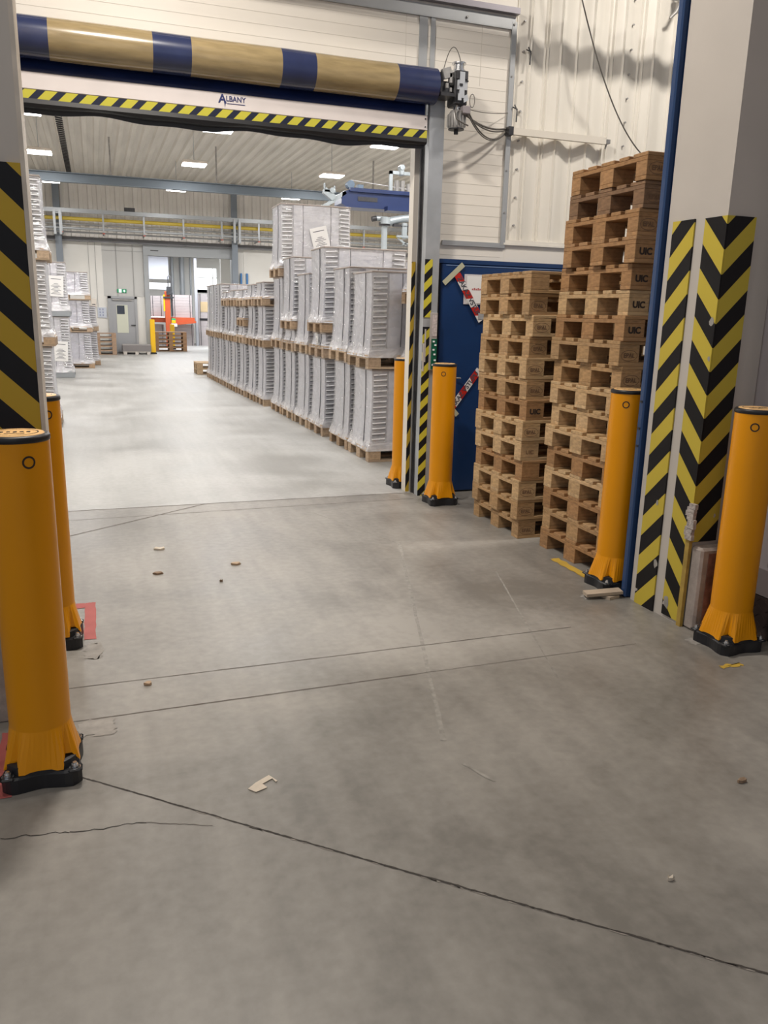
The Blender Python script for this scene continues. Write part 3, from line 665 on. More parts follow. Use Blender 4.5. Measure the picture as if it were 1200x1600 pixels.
for k, (c, s_) in enumerate(st1):
    lb = 'wooden pallet, shorter stack by the blue door, %s' % (ORD[k] if k < 12 else 'topmost')
    if s_: lb += ', stamped'
    o = thing('wooden_pallet', lb, 'pallet', (2.85+random.uniform(-.018, .018), 5.055+random.uniform(-.012, .012), k*PZ), RAD(random.uniform(-.7, .7)), 'pallets of the shorter stack')
    pallet_parts(o, col=c)
    if s_: stamp(o, s_)
st2 = [(TANW, '')]+[(MIDW, 'E'), (TANW, ''), (LIGHTW, ''), (TANW, 'E'), (LIGHTW, ''), (LIGHTW, ''), (LIGHTW, 'E'), (MIDW, 'E'), (MIDW, 'E'), (TANW, 'U'), (LIGHTW, 'U'), (TANW, 'U'), (TANW, 'U'), (TANW, 'E'), (DARKW, 'E'), (TANW, 'E')]
for k, (c, s_) in enumerate(st2):
    top = k >= 13
    lb = 'wooden pallet in the tallest stack behind the bollard, %s' % ORD[k]
    o = thing('wooden_pallet', lb, 'pallet', (2.945+random.uniform(-.015, .015)-(.015 if top else 0), 4.105-(.075 if top else 0)+random.uniform(-.012, .012)-.02*(k == 16), k*PZ*1.004), RAD(random.uniform(-.6, .6)), 'pallets of the tallest stack')
    pallet_parts(o, col=c)
    if s_: stamp(o, s_)
# loose things on / by the stacks
b = MB(); b.tube([(3.35, 5.3, 1.925), (3.5, 5.25, 1.95), (3.62, 5.2, 1.965)], .006, 6); b.tube([(3.3, 5.25, 1.925), (3.45, 5.22, 1.935), (3.65, 5.3, 1.975)], .006, 6)
o = b.build('loose_strapping', DARK); tag(o, 'loose black strapping curled on top of the shorter pallet stack', 'strapping')
b = MB(); b.obox((2.74, 3.79, .030), (.11, -.02, .006), (.008, .035, 0), (0, 0, .009)); b.obox((2.78, 3.77, .009), (.04, .01, 0), (-.01, .03, 0), (0, 0, .009))
o = b.build('wood_offcut', mat('offcut_wood', (.42, .34, .26), .8, noise=.2, nscale=10)); tag(o, 'splintered wood offcut lying at the foot of the blue upright', 'wood offcut')

# ------------------------------------------------------------ wrapped pallet loads
def sheets_profile(t):      # hourglass, flared foot
    return .922+.10*(1-t)**2.2+.03*t**3
LM = {}
def load_meshes(h, short=False):
    key = (round(h, 2), short)
    if key in LM: return LM[key]
    M = {}; N = 14; z0 = .150
    X0, X1, Y0, Y1 = .035, 1.16, .03, .735
    def rect(t, g=0, lean=0):
        k = sheets_profile(t); cx = (X0+X1)/2; cy = (Y0+Y1)/2; hx = (X1-X0)/2*(1-(1-k)*.55)+g; hy = (Y1-Y0)/2*k+g
        return cx-hx, cx+hx, cy-hy, cy+hy, z0+(h-.026-z0)*t
    # core: main face blocks, leaving tray-edge columns recessed
    b = MB(); rings = []
    for i in range(N+1):
        a0, a1, c0, c1, z = rect(i/N); rings.append([(a0+.0, c0+.0, z), (a1, c0, z), (a1, c1, z), (a0, c1, z)])
    # notch: shift the -Y face in for the ribbed strip
    R2 = []
    for r_ in rings:
        (xa, ya, z), (xb, yb, _), (xc, yc, _), (xd, yd, _) = r_
        R2.append([(xa, ya+.03, z), (xa+.02, ya+.03, z), (xa+.18, ya+.03, z), (xa+.19, ya, z), (xb-.19, ya, z), (xb-.18, ya+.03, z), (xb, ya+.03, z), (xb, yd-.03, z), (xb-.18, yd-.03, z), (xb-.19, yd, z), (xa+.19, yd, z), (xa+.18, yd-.03, z), (xa, yd-.03, z)])
    b.loft(R2, 0, True, True, False)
    # nested tray edges: plates in gap-shade colour with pale lips at both -X corners
    nt = max(3, int((h-z0)/.062))
    for i in range(nt):
        t = (i+.5)/nt*.97; a0, a1, c0, c1, z = rect(t)
        for yy, s_ in ((c0, 1), (c1, -1)):
            y0_, y1_ = sorted((yy+s_*.004, yy+s_*.030))
            b.box(a0+.02, a0+.17, y0_, y1_, z-.012, z+.014, 1); b.box(a1-.17, a1-.02, y0_, y1_, z-.012, z+.014, 1)
            b.obox((a1-.085, yy+s_*(-.004), z+.016), (.075, 0, -.004*s_), (0, .011, 0), (0, 0, .0055), 2)
            y0_, y1_ = sorted((yy-s_*.004, yy+s_*.012))
            b.obox((a0+.085, (y0_+y1_)/2, z+.016), (.075, 0, .004*s_), (0, .011, 0), (0, 0, .0055), 2)
    M['sheet_stack'] = b.mesh('sheet_stack', [SHEET, SHEETD, LIP, mat('tray_gap', (.10, .10, .115), .5)])
    # straps
    b = MB()
    for f in (.34,):
        pts = []
        for i in range(N+1):
            a0, a1, c0, c1, z = rect(i/N); pts.append((a0-.003, c0+(c1-c0)*f, z))
        b.tube(pts, .007, 6)
    for xo in (.34, .78):
        pts = []
        for i in range(N+1):
            a0, a1, c0, c1, z = rect(i/N); pts.append((a0+xo, c0-.002, z))
        b.tube(pts, .005, 6)
    M['strap'] = b.mesh('strap', STRAP)
    # cap board
    a0, a1, c0, c1, z = rect(1); b = MB()
    b.box(a0-.01, a1+.01, c0-.012, c1+.012, z, z+.018, bev=.004); M['cap_board'] = b.mesh('cap_board', CARD)
    # film
    rnd = random.Random(key[0]*100+short)
    b = MB(); rings = []; NZ = 18; K = 14
    for i in range(NZ+1):
        t = i/NZ; a0, a1, c0, c1, z = rect(max(0, min(1, t*1.0)), .006)
        if t < .14: fl_ = (.14-t)/.14; a0 -= .03*fl_; c0 -= .026*fl_; c1 += .026*fl_; a1 += .03*fl_
        z = z0-.03+(h-.004-z0+.03)*t
        ring = []
        for (p, q) in (((a0, c0), (a1, c0)), ((a1, c0), (a1, c1)), ((a1, c1), (a0, c1)), ((a0, c1), (a0, c0))):
            for j in range(K):
                f = j/K; amp = .0035+(.012 if t < .12 or t > .95 else 0)
                ring.append((p[0]+(q[0]-p[0])*f+rnd.uniform(-amp, amp)*.6, p[1]+(q[1]-p[1])*f+rnd.uniform(-amp, amp)*.6, z+(rnd.uniform(-.4, .4)*(h-z0)/NZ*.6 if 0 < i < NZ else 0)))
        rings.append(ring)
    b.loft(rings, 0, False, short, False); M['wrap_film'] = b.mesh('wrap_film', FILM)
    LM[key] = M; return M
b = MB(); b.box(-.105, .105, -.0008, 0, -.15, .15); M_LAB = b.mesh('label_sheet', PAPER)
b = MB()
for i in range(9):
    z = .03-i*.018; ww = .03+.02*((i*7) % 3); b.box(-ww, ww, -.0014, -.0009, z, z+.006)
b.box(-.07, .07, -.0014, -.0009, .10, .108); M_TXT = b.mesh('label_print', INK)
def label_sheet(parent, x, y, z, tilt, face='Y', s_=1):
    o = link_mesh('label_sheet', M_LAB, parent, (x, y, z)); o.rotation_euler = (0, tilt, 0) if face == 'Y' else (tilt, 0, -math.pi/2)
    o.scale = (s_, 1, s_); q = link_mesh('label_print', M_TXT, o); return o
PALW = [(.52, .38, .26), (.48, .34, .22), (.56, .42, .29)]
def wrapped(x, y, z, h, label, short=False, group='wrapped pallet loads on the right', plastic=False, lab=None, rz=0, tint=None):
    o = thing('wrapped_pallet_load', label, 'pallet load', (x, y, z), rz, group)
    if plastic:
        b = MB(); b.box(0, 1.2, 0, .8, .0, .16, bev=.01); pp = b.build('plastic_pallet', mat('plastic_pallet_grey', (.30, .32, .34), .4), o)
        b = MB(); b.box(.25, .80, -.004, .06, .05, .11, bev=.002); b.box(1.16, 1.204, .2, .6, .05, .11, bev=.002); b.build('fork_pocket', BLACK, pp)
    else: pallet_parts(o, col=random.choice(PALW), var=.12)
    M = load_meshes(h, short); k = random.uniform(.92, 1.06); tc_ = tint or (k, k, k*1.01)
    link_mesh('sheet_stack', M['sheet_stack'], o, col=tc_); link_mesh('strap', M['strap'], o)
    link_mesh('cap_board', M['cap_board'], o); link_mesh('wrap_film', M['wrap_film'], o)
    if lab: label_sheet(o, *lab)
    return o
RX = [(8.29, 2.76), (9.12, 2.76), (10.2, 2.75), (11.03, 2.74), (11.85, 2.73), (12.66, 2.72), (13.75, 2.66), (14.55, 2.63), (15.37, 2.60), (16.19, 2.57), (17.01, 2.56), (17.85, 2.545), (18.67, 2.53), (19.49, 2.515)]
LV = {0: [(0, 1.02), (1.02, 1.03)], 1: [(0, 1.04), (1.04, 1.09)], 2: [(0, 1.03), (1.03, .32, 1), (1.35, 1.07)], 3: [(0, 1.04), (1.04, 1.09)],
      4: [(0, 1.03), (1.03, .32, 1), (1.35, 1.04)], 5: [(0, 1.04), (1.04, 1.09), (2.13, 1.08)],
      6: [(0, 1.00), (1.00, .69), (1.69, .40, 1)], 7: [(0, 1.00), (1.00, .69), (1.69, .38, 1)], 8: [(0, 1.0), (1.0, .32, 1), (1.32, .36, 1), (1.68, .32, 1)],
      9: [(0, 1.0), (1.0, .69), (1.69, .31, 1)], 10: [(0, 1.0), (1.0, .69), (1.69, .29, 1)]}
NTH = ['nearest', 'second', 'third', 'fourth', 'fifth', 'sixth', 'seventh', 'eighth', 'ninth', 'tenth', 'eleventh', 'twelfth', 'thirteenth', 'farthest']
for i, (y, x) in enumerate(RX):
    lv = LV.get(i, [(0, 1.01), (1.01, 1.15)])
    for j, L in enumerate(lv):
        z, h = L[0], L[1]; sh = len(L) > 2
        pos = 'on the floor' if j == 0 else ('topmost tier' if j == len(lv)-1 else ('on the second tier' if j == 1 else 'on the third tier'))
        lb = '%s wrapped pallet load, %s right-hand stack from the door, %s' % ('low' if sh else 'tall', NTH[i], pos)
        lab = None
        if i == 5 and j == 2: lab = (.66, .024, .56, RAD(-14), 'Y', 1.3)
        if i == 2 and j == 1: lab = (.02, .40, .22, RAD(6), 'X', .55)
        if i == 0 and j == 0: lab = None
        dx = -.0 if j == 0 else random.uniform(-.02, .01)
        wrapped(x+dx, y+(random.uniform(-.004, .004) if j else 0), z, h, lb, sh, lab=lab)
# stack between post and first row, partly hidden
for z, h, sh, pos in ((0, 1.02, False, 'on the floor'), (1.02, .69, False, 'on the second tier'), (1.71, .84, False, 'at the top')):
    wrapped(3.08, 7.46, z, h, 'film-wrapped pallet load tucked behind the roll-up door post, %s' % pos, sh)
# rows further right to fill the hall behind
for i, (y, hs) in enumerate(((9.2, (1.03, 1.05)), (10.1, (1.03, 1.3)), (11.9, (1.03, 1.3)), (13.8, (1.0, 1.15)), (14.6, (1.0, 1.15)))):
    z = 0
    for j, h in enumerate(hs):
        wrapped(4.05, y, z, h, 'film-wrapped load in the second row behind, %s stack, %s' % (NTH[i], 'on the floor' if j == 0 else 'upper tier'), tint=(.86, .82, .80)); z += h
# left side of the hall
GL = 'wrapped pallet loads on the left'
z = 0
for j, h in enumerate((1.08, 1.10, 1.05)):
    wrapped(-1.72, 11.75, z, h, 'film-wrapped pallet load in the tall stack just behind the left wall end, %s' % ('on the floor', 'middle', 'topmost')[j], group=GL, rz=0); z += h
z = 0
for j, h in enumerate((1.38, 1.20)):
    wrapped(-1.72, 20.1, z, h, 'wrapped load with paper label on a grey plastic pallet, %s of two on the left' % ('lower', 'upper')[j], plastic=True, group=GL, lab=(.93, .020, .60 if j == 0 else .66, RAD(3), 'Y', 1.5), tint=(1, .98, .99)); z += h
z = 0
for j, h in enumerate((.95, .83, .72)):
    wrapped(-1.28, 23.2, z, h, 'wrapped load on wooden pallet left of the grey door, %s of three' % ('lowest', 'middle', 'topmost')[j], group=GL, tint=(.93, .92, .97)); z += h
z = 0
for j, h in enumerate((.95, .70)):
    wrapped(-1.12, 24.5, z, h, 'wrapped load in the rearmost left stack beside the grey door, %s of two' % ('lower', 'upper')[j], group=GL, tint=(.93, .92, .95)); z += h
# timber ends at the far end of the row and small pallet stacks
def small_stack(x, y, n, lbf, col, rz=0):
    for k in range(n):
        o = thing('wooden_pallet', lbf % (['lowest', 'second', 'third', 'fourth', 'topmost'][k if k < n-1 else 4]), 'pallet', (x, y, k*PZ), rz, 'pallets near the far wall'); pallet_parts(o, col=col)
small_stack(2.36, 20.9, 2, 'loose wooden pallet past the farthest wrapped stack, %s', (.5, .36, .22))
small_stack(2.12, 32.6, 5, 'brown pallet in the small stack beyond the far gateway, %s', (.42, .25, .14))
small_stack(-.55, 29.9, 5, 'brown pallet stacked beside the grey far door, %s', (.42, .29, .20))

# ------------------------------------------------------------ hall shell
HC = 5.98
b = MB(); b.box(-4.2, -4, 7.0, 31.2, 0, HC); struct('wall_left_hall', b, PANEL)
b = MB(); b.box(12, 12.2, 7.0, 31.2, 0, HC); struct('wall_right_hall', b, PANEL)
b = MB(); vs = []; xs = []; x = -4.2
while x < 12.2:
    for dx, z in ((0, 0), (.06, 0), (.10, .055), (.22, .055), (.26, 0)): xs.append((x+dx, z))
    x += .30
vs = [(x, y, HC+z) for x, z in xs for y in (7.0, 31.2)]
b.add(vs, [(2*i, 2*i+1, 2*i+3, 2*i+2) for i in range(len(xs)-1)]); b.box(-4.2, 12.2, 7.0, 31.2, HC+.08, HC+.2)
ce = struct('ceiling.001', b, mat('hall_ceiling_sheet', (.68, .645, .59), .55, noise=.12, nscale=1.5, stretch=(3, .3, 1)))
for y in (11.5, 19.8): 
    q = MB(); q.box(-4, 12, y, y+.02, HC-.008, HC); q.build('sheet_overlap', mat('overlap_dark', (.2, .19, .18), .6), ce)
# far wall pieces
FW = 31.2
GRY = mat('far_grey_panel', (.42, .42, .42), .5, noise=.05, nscale=3)
FWH = mat('far_white_panel', (.70, .69, .66), .5, noise=.03, nscale=2)
b = MB(); b.box(-4, .35, FW, FW+.2, 0, 3.9); b.box(5.35, 12, FW, FW+.2, 0, 3.9); b.box(-4, 12, FW+.02, FW+.2, 3.9, HC); b.box(.35, 1.9, FW+.03, FW+.2, 0, 3.9); b.box(1.9, 4.95, FW+.03, FW+.2, 3.44, 3.9); b.box(4.95, 5.35, FW+.02, FW+.2, 0, 3.9)
wf = struct('wall_far', b, FWH)
b = MB(); b.box(.35, 1.75, FW+.015, FW+.03, 2.0, 3.78); b.build('grey_infill', mat('infill_grey', (.50, .50, .49), .5), wf)
b = MB(); cols = []; x = -4
while x < 12: 
    for dx, yy in ((0, .03), (.08, .03), (.11, -.02), (.23, -.02), (.26, .03)): cols.append((x+dx, yy))
    x += .30
vs = [(x, FW+yy-.02, z) for x, yy in cols for z in (3.95, HC)]
b.add(vs, [(2*i, 2*i+2, 2*i+3, 2*i+1) for i in range(len(cols)-1)]); b.build('upper_cladding', mat('grey_cladding', (.78, .75, .72), .5, noise=.05, nscale=3), wf)
b = MB(); b.box(-4, 12, FW-.10, FW, 3.86, 3.96); b.box(-4, 12, FW-.25, FW-.1, 3.80, 3.84); b.build('ledge', mat('ledge_dark', (.16, .16, .17), .5), wf)
b = MB(); b.box(1.75, 1.92, FW-.08, FW+.18, 0, 3.44); b.box(4.88, 4.98, FW-.08, FW+.18, 0, 3.44); b.box(1.75, 4.98, FW-.10, FW+.18, 3.44, 3.80)
b.build('gateway_frame', mat('frame_grey', (.34, .36, .38), .5), wf)
b = MB(); b.box(2.0, 2.28, FW-.104, FW-.10, 3.60, 3.63); b.build('frame_vent', DARK, wf)
b = MB()
for x in (-.1, .12, .82, 1.38): b.box(x, x+.012, FW-.012, FW+.02, 1.9 if x > .3 else 1.5, 3.8)
b.box(.35, 1.75, FW+.005, FW+.015, 3.55, 3.565); b.build('conduit', mat('conduit_grey', (.3, .3, .3), .5), wf)
for x in (-1.03, 4.98):
    b = MB(); b.box(x-.07, x+.09, FW-.25, FW-.11, 0, HC, bev=.004); b.box(x-.10, x+.12, FW-.27, FW-.25, 0, HC); o = b.build('steel_column', mat('column_blue_grey', (.20, .23, .27), .45, .2))
    tag(o, 'blue-grey steel column on the far wall, %s' % ('behind the left stacks' if x < 0 else 'right of the far gateway'), 'column')
# grey door
dr = MB(); dr.box(.46, .58, FW-.05, FW+.02, 0, 2.0); dr.box(1.38, 1.46, FW-.05, FW+.02, 0, 2.0); dr.box(.46, 1.46, FW-.05, FW+.02, 1.92, 2.0); dr.box(.58, 1.38, FW-.02, FW+.02, 0.01, 1.92)
dr = struct('door_1', dr, mat('door_grey', (.33, .34, .36), .45))
b = MB(); b.box(.74, 1.13, FW-.03, FW-.02, .72, 1.70); b.build('door_glass', mat('door_glass_green', (.60, .62, .52), .2), dr)
b = MB(); b.box(.76, 1.02, FW-.036, FW-.03, 1.38, 1.68); b.build('dark_pane', mat('dark_glass', (.05, .06, .08), .15), dr)
b = MB(); b.box(1.22, 1.38, FW-.07, FW-.05, .98, 1.01); b.build('handle', DARK, dr)
b = MB(); b.box(.62, 1.3, FW-.08, FW-.04, 1.86, 1.90); b.build('door_closer', ALU, dr)
ex = MB(); ex.box(.80, 1.12, FW-.03, FW-.0, 2.13, 2.25); ex = ex.build('exit_sign', mat('exit_green', (.02, .30, .14), .4)); tag(ex, 'green and white emergency exit sign above the grey far door', 'sign')
b = MB(); b.box(.86, .95, FW-.034, FW-.03, 2.13, 2.25); b.box(1.03, 1.055, FW-.034, FW-.03, 2.15, 2.23); b.box(1.0, 1.085, FW-.034, FW-.03, 2.178, 2.202); b.build('pictogram', emit('sign_white', (.8, .95, .88), .6), ex)
nb = MB(); nb.box(.10, .40, FW-.03, FW, 1.24, 1.60); nb = nb.build('notice_board', mat('board_bluegrey', (.50, .54, .62), .5)); tag(nb, 'pale blue notice board on the wall left of the grey door', 'notice board')
b = MB()
for i in range(2):
    for j in range(3): b.box(.16+i*.1, .20+i*.1, FW-.033, FW-.03, 1.30+j*.1, 1.36+j*.1)
b.build('posted_sheet', mat('sheet_blue', (.25, .28, .42), .6), nb)
bx = MB(); bx.box(-.1, .07, FW-.08, FW, 1.60, 1.90, bev=.01); bx = bx.build('wall_box', WHITEP); tag(bx, 'small white wall box above the pale blue notice board', 'box')
b = MB(); b.box(-.07, .04, FW-.084, FW-.08, 1.68, 1.71); b.build('slot', DARK, bx)
# pipe rack along the far wall
rk = thing('pipe_rack', 'steel pipe rack with a long yellow pipe running along the far wall', 'pipe rack', (4, 30.4, 4.0))
def rkp(mb, n, m):
    o = mb.build(n, m, rk); o.location = (-4, -30.4, -4.0); return o
STL = mat('rack_silver', (.36, .38, .40), .4, .4)
b = MB(); b.box(-4, 12, 30.32, 30.44, 4.68, 4.80); b.box(-4, 12, 30.30, 30.46, 4.665, 4.68); rkp(b, 'top_rail', STL)
b = MB(); b.tube([(-4, 30.6, 4.50), (12, 30.6, 4.50)], .062, 12); rkp(b, 'yellow_pipe', YPIPE)
b = MB(); b.tube([(-4, 30.35, 4.17), (12, 30.35, 4.17)], .04, 12); rkp(b, 'silver_pipe', STL)
b = MB(); b.tube([(-4, 30.7, 4.33), (12, 30.7, 4.33)], .025, 8); b.tube([(-4, 30.75, 4.08), (12, 30.75, 4.08)], .03, 8); rkp(b, 'thin_pipe', mat('pipe_grey', (.35, .36, .37), .4, .3))
for x in [0.45+i*1.33 for i in range(-2, 8)]:
    b = MB(); b.box(x-.03, x+.03, 30.30, 30.36, 4.05, 4.68); b.box(x-.02, x+.02, 30.30, 31.15, 4.03, 4.07); rkp(b, 'hanger', STL)
    b = MB(); b.box(x-.04, x+.04, 30.28, 30.36, 4.02, 4.05); rkp(b, 'end_cap', mat('cap_red', (.5, .12, .08), .5))
for x in (-1.0, 4.98):
    b = MB(); b.box(x-.13, x-.05, 30.25, 30.36, 3.95, 4.75); b.box(x+.05, x+.13, 30.25, 30.36, 3.95, 4.75); b.box(x-.13, x+.13, 30.36, 30.93, 4.62, 4.68); rkp(b, 'bracket', STL)
# overhead beam, lamps, conduit rail
b = MB(); b.box(-4, 12, 24.0, 24.2, 5.0, 5.02); b.box(-4, 12, 24.0, 24.2, 4.78, 4.80); b.box(-4, 12, 24.09, 24.11, 4.80, 5.0)
o = b.build('overhead_beam', mat('beam_slate', (.14, .17, .20), .55, .3)); tag(o, 'slate grey steel beam spanning the hall beneath the corrugated ceiling', 'beam')
b2 = MB()
for x in (-3.2, .6, 3.4, 8): b2.box(x, x+.04, 24.08, 24.12, 5.02, HC)
b2.build('hanger', ALU, o)
for x, y, lb in [(x, y, None) for y in LAMP_Y for x in LAMP_X]:
    ri = LAMP_Y.index(y); ci = LAMP_X.index(x)
    o = thing('hall_lamp', '', 'lamp', (x, y, 5.2), group='hall ceiling lamps')
    o['label'] = 'bright white hanging hall lamp, %s row of the hall, %s' % (('nearest', 'second', 'middle', 'fourth', 'rearmost')[ri], ('leftmost', 'second from the left', 'third from the left', 'rightmost')[ci])
    b = MB(); b.box(-.31, .31, -.25, .25, 0, .07, bev=.015); b.build('housing', WHITEP, o)
    b = MB(); b.box(-.29, .29, -.23, .23, -.025, 0, bev=.006); b.build('diffuser', LAMPW, o)
    b = MB(); b.tube([(0, 0, .06), (0, 0, HC-5.2+.06)], .008, 6); b.build('hanger', GALV, o)
lr = thing('ceiling_cable_ladder', 'dark perforated cable ladder running along the hall ceiling on the left', 'cable ladder', (-.52, 7.2, HC-.2))
b = MB(); b.obox((0, 0, 0), (.07, .03, 0), (.01, .03, 0), (0, 0, .015)); rung = b.mesh('rung', BLACK)
for i in range(78): link_mesh('rung', rung, lr, (0, 5+i*.245, 0))
b = MB()
for i in range(5): b.tube([(.0, 1+i*3.6, 0), (0, 1+i*3.6, .25)], .005, 6)
b.build('hanger', DARK, lr)

# overhead travelling crane
cr = thing('overhead_crane', 'blue and silver overhead travelling crane above the wrapped loads', 'crane', (5.5, 16, 3.5))
def crp(mb, n, m, par=None):
    o = mb.build(n, m, par or cr)
    if par is None: o.location = (-5.5, -16, -3.5)
    return o
CBL = mat('crane_blue', (.014, .034, .13), .3, noise=.1, nscale=3); CSI = mat('crane_silver', (.40, .45, .48), .35, .3, noise=.1, nscale=5)
b = MB(); poly = [(4.72, 3.60), (4.62, 3.66), (4.64, 3.86), (4.80, 3.93), (7.9, 3.93), (7.9, 3.60)]
b.prism(poly, 'Y', 15.8, 16.3); b.box(4.78, 7.9, 15.74, 15.8, 3.88, 3.95); b.box(5.5, 7.9, 15.6, 15.8, 3.56, 3.64); crp(b, 'box_girder', CBL)
b = MB(); b.box(4.95, 5.35, 15.79, 15.8-.005+.004, 3.72, 3.80); b.build('recess', DARK, cr).location = (-5.5, -16, -3.5)
b = MB(); b.obox((4.52, 15.85, 3.74), (.19, 0, .13), (0, .05, 0), (-.02, 0, .03)); b.obox((4.37, 15.8, 3.80), (.10, 0, -.07), (0, .05, 0), (.03, 0, .05)); b.obox((4.33, 15.8, 3.62), (.13, 0, .06), (0, .05, 0), (-.01, 0, .025)); b.box(4.25, 4.5, 15.75, 15.85, 3.82, 3.90, bev=.02)
b.tube([(4.28, 15.8, 3.9), (4.28, 15.8, 4.0)], .018, 8); b.tube([(4.48, 15.8, 3.84), (4.48, 15.8, 3.96)], .018, 8); b.tube([(4.42, 15.72, 3.87), (4.42, 15.88, 3.87)], .05, 12); crp(b, 'end_clamp', CSI)
b = MB(); b.tube([(4.84, 15.9, 4.03), (4.84, 16.05, 4.03)], .075, 20); b.box(4.98, 5.1, 15.9, 16.05, 3.94, 4.04, bev=.01); crp(b, 'pulley', mat('pulley_steel', (.16, .22, .30), .4, .3))
b = MB(); b.tube([(4.84, 15.92, 4.11), (6.3, 15.92, 4.0)], .006, 6); crp(b, 'wire_rope', LIP)
b = MB(); b.box(5.62, 5.68, 15.85, 15.91, 3.94, 4.33); b.box(6.22, 6.28, 15.85, 15.91, 3.94, 4.33); b.box(5.62, 6.28, 15.85, 15.91, 4.27, 4.33); b.box(5.82, 5.91, 15.82, 15.94, 4.25, 4.42, bev=.02); b.tube([(5.865, 15.8, 4.40), (5.865, 15.96, 4.40)], .05, 14); crp(b, 'hoist_frame', CSI)
b = MB(); b.tube([(5.80, 15.95, 3.95), (5.80, 15.95, 4.17)], .05, 12); b.tube([(5.92, 15.95, 3.95), (5.92, 15.95, 4.17)], .05, 12); b.tube([(6.05, 15.95, 3.95), (6.05, 15.95, 4.12)], .05, 12); crp(b, 'hoist_motor', ALU)
b = MB(); b.tube([(5.45, 15.6, 3.33), (5.8, 15.6, 3.42), (7.6, 15.7, 3.66)], [.09, .07, .08], 14); b.tube([(5.44, 15.6, 3.36), (5.44, 15.6, 2.6)], .06, 14); b.tube([(5.44, 15.55, 3.30), (5.44, 15.55, 3.42)], .10, 14); b.tube([(5.25, 15.6, 3.40), (5.5, 15.6, 3.40)], .045, 12); crp(b, 'lifting_arm', CSI)
b = MB(); b.tube([(5.18, 15.6, 3.38), (5.27, 15.6, 3.40)], .05, 12); b.tube([(5.44, 15.6, 3.27), (5.44, 15.6, 3.33)], .115, 14); b.box(5.6, 5.95, 15.5, 15.6, 3.26, 3.31); crp(b, 'joint_ring', DARK)
b = MB(); b.obox((5.82, 15.5, 3.16), (.045, 0, 0), (0, .03, 0), (0, 0, .12)); b.tube([(5.82, 15.5, 3.28), (5.82, 15.5, 3.33)], .06, 12); b.box(5.66, 5.9, 15.45, 15.52, 3.06, 3.10); b.obox((5.78, 15.5, 2.99), (.09, 0, -.06), (0, .02, 0), (.01, 0, .012)); b.obox((5.95, 15.5, 2.96), (.16, 0, .02), (0, .02, 0), (0, 0, .012)); b.obox((6.0, 15.5, 3.0), (.12, 0, -.07), (0, .015, 0), (.008, 0, .012)); crp(b, 'grip_head', CSI)
b = MB()
for x in (7.5, 7.8): b.box(x, x+.06, 15.95, 16.05, 3.93, HC)
crp(b, 'suspension', CSI)

# ------------------------------------------------------------ far gateway contents
o = MB(); o.box(.86, 1.82, 30.3, 30.95, .10, .34)
for i in range(6): o.box(.84, 1.84, 30.28, 30.97, .12+i*.038, .128+i*.038)
sp = thing('sheet_pallet', 'low stack of grey sheets on a pallet before the grey far door', 'pallet load', (0, 0, 0)); o.build('sheets', mat('sheet_grey', (.32, .30, .30), .5), sp)
b = MB(); b.box(.86, 1.82, 30.3, 30.95, .075, .10)
for x in (.88, 1.28, 1.68): b.box(x, x+.12, 30.3, 30.95, 0, .075)
b.build('pallet_base', mat('base_pale_wood', (.50, .46, .42), .7), sp)
def yb(x, y, h, w_, lb):
    o = thing('yellow_post', lb, 'bollard', (x, y, 0), group='yellow posts at the far gateway'); b = MB(); b.box(-w_/2, w_/2, -w_/2, w_/2, .05, h, bev=.015); b.build('sleeve', YEL, o)
    b = MB(); b.box(-w_/2-.03, w_/2+.03, -w_/2-.03, w_/2+.03, 0, .05); b.build('base', BLACK, o)
yb(1.93, 30.75, 1.22, .17, 'yellow guard post on the left of the far gateway'); yb(2.93, 34.3, 1.0, .17, 'yellow guard post behind the small pallet stack in the gateway'); yb(4.93, 39.3, .85, .24, 'yellow guard post deep inside the gateway beside the nearest wrapped row end')
b = MB(); b.box(-2, 1.7, 31.4, 41, 0, .01); b = MB()
b.box(-1, 9, 41.0, 41.2, 0, 2.5); b.box(-1, 2.45, 41.0, 41.2, 2.5, 4.6); b.box(3.6, 4.75, 41.0, 41.2, 2.5, 4.6); b.box(2.45, 3.6, 41.0, 41.2, 2.8, 4.6); b.box(5.7, 9, 41.0, 41.2, 2.4, 4.6); b.box(4.75, 5.7, 41.0, 41.2, 3.55, 4.6); b.box(4.75, 5.7, 41.0, 41.2, 2.4, 2.55)
struct('wall_gateway', b, FWH)
b = MB(); b.box(-1.2, -1, 31.4, 41, 0, 4.6); struct('wall_gateway_left', b, FWH); b = MB(); b.box(9, 9.2, 31.4, 41, 0, 4.6); struct('wall_gateway_right', b, FWH)
b = MB(); b.box(-1.2, 9.2, 31.4, 41.2, 4.6, 4.8); struct('ceiling.002', b, FWH)
b = MB(); b.box(4.75, 5.7, 41.1, 41.12, 2.55, 3.55); wn = struct('window_1', b, SKYW)
b = MB(); b.box(4.70, 5.75, 41.0, 41.06, 2.5, 2.55); b.box(4.70, 5.75, 41.0, 41.06, 3.1, 3.13); b.box(5.5, 5.53, 41.0, 41.06, 2.5, 3.55); b.build('window_frame', FWH, wn)
b = MB(); b.box(2.45, 3.6, 41.1, 41.12, 2.5, 2.8); struct('window_2', b, SKYW)
b = MB(); b.box(2.35, 3.25, 38.8, 38.9, 2.9, 4.6)
o = b.build('roller_shutter', mat('shutter_pale', (.62, .65, .74), .4)); tag(o, 'pale blue roller shutter hanging high at the left inside the gateway', 'shutter')
b = MB(); b.box(4.75, 5.35, 33, 33.15, 0, 4.6); b.box(4.6, 5.35, 33.0, 33.1, 2.2, 2.22); struct('trim_3', b, FWH)
stk = thing('orange_stacker', 'orange loading stacker with mast and cross beam beyond the far gateway', 'stacker', (3.0, 37.5, 0))
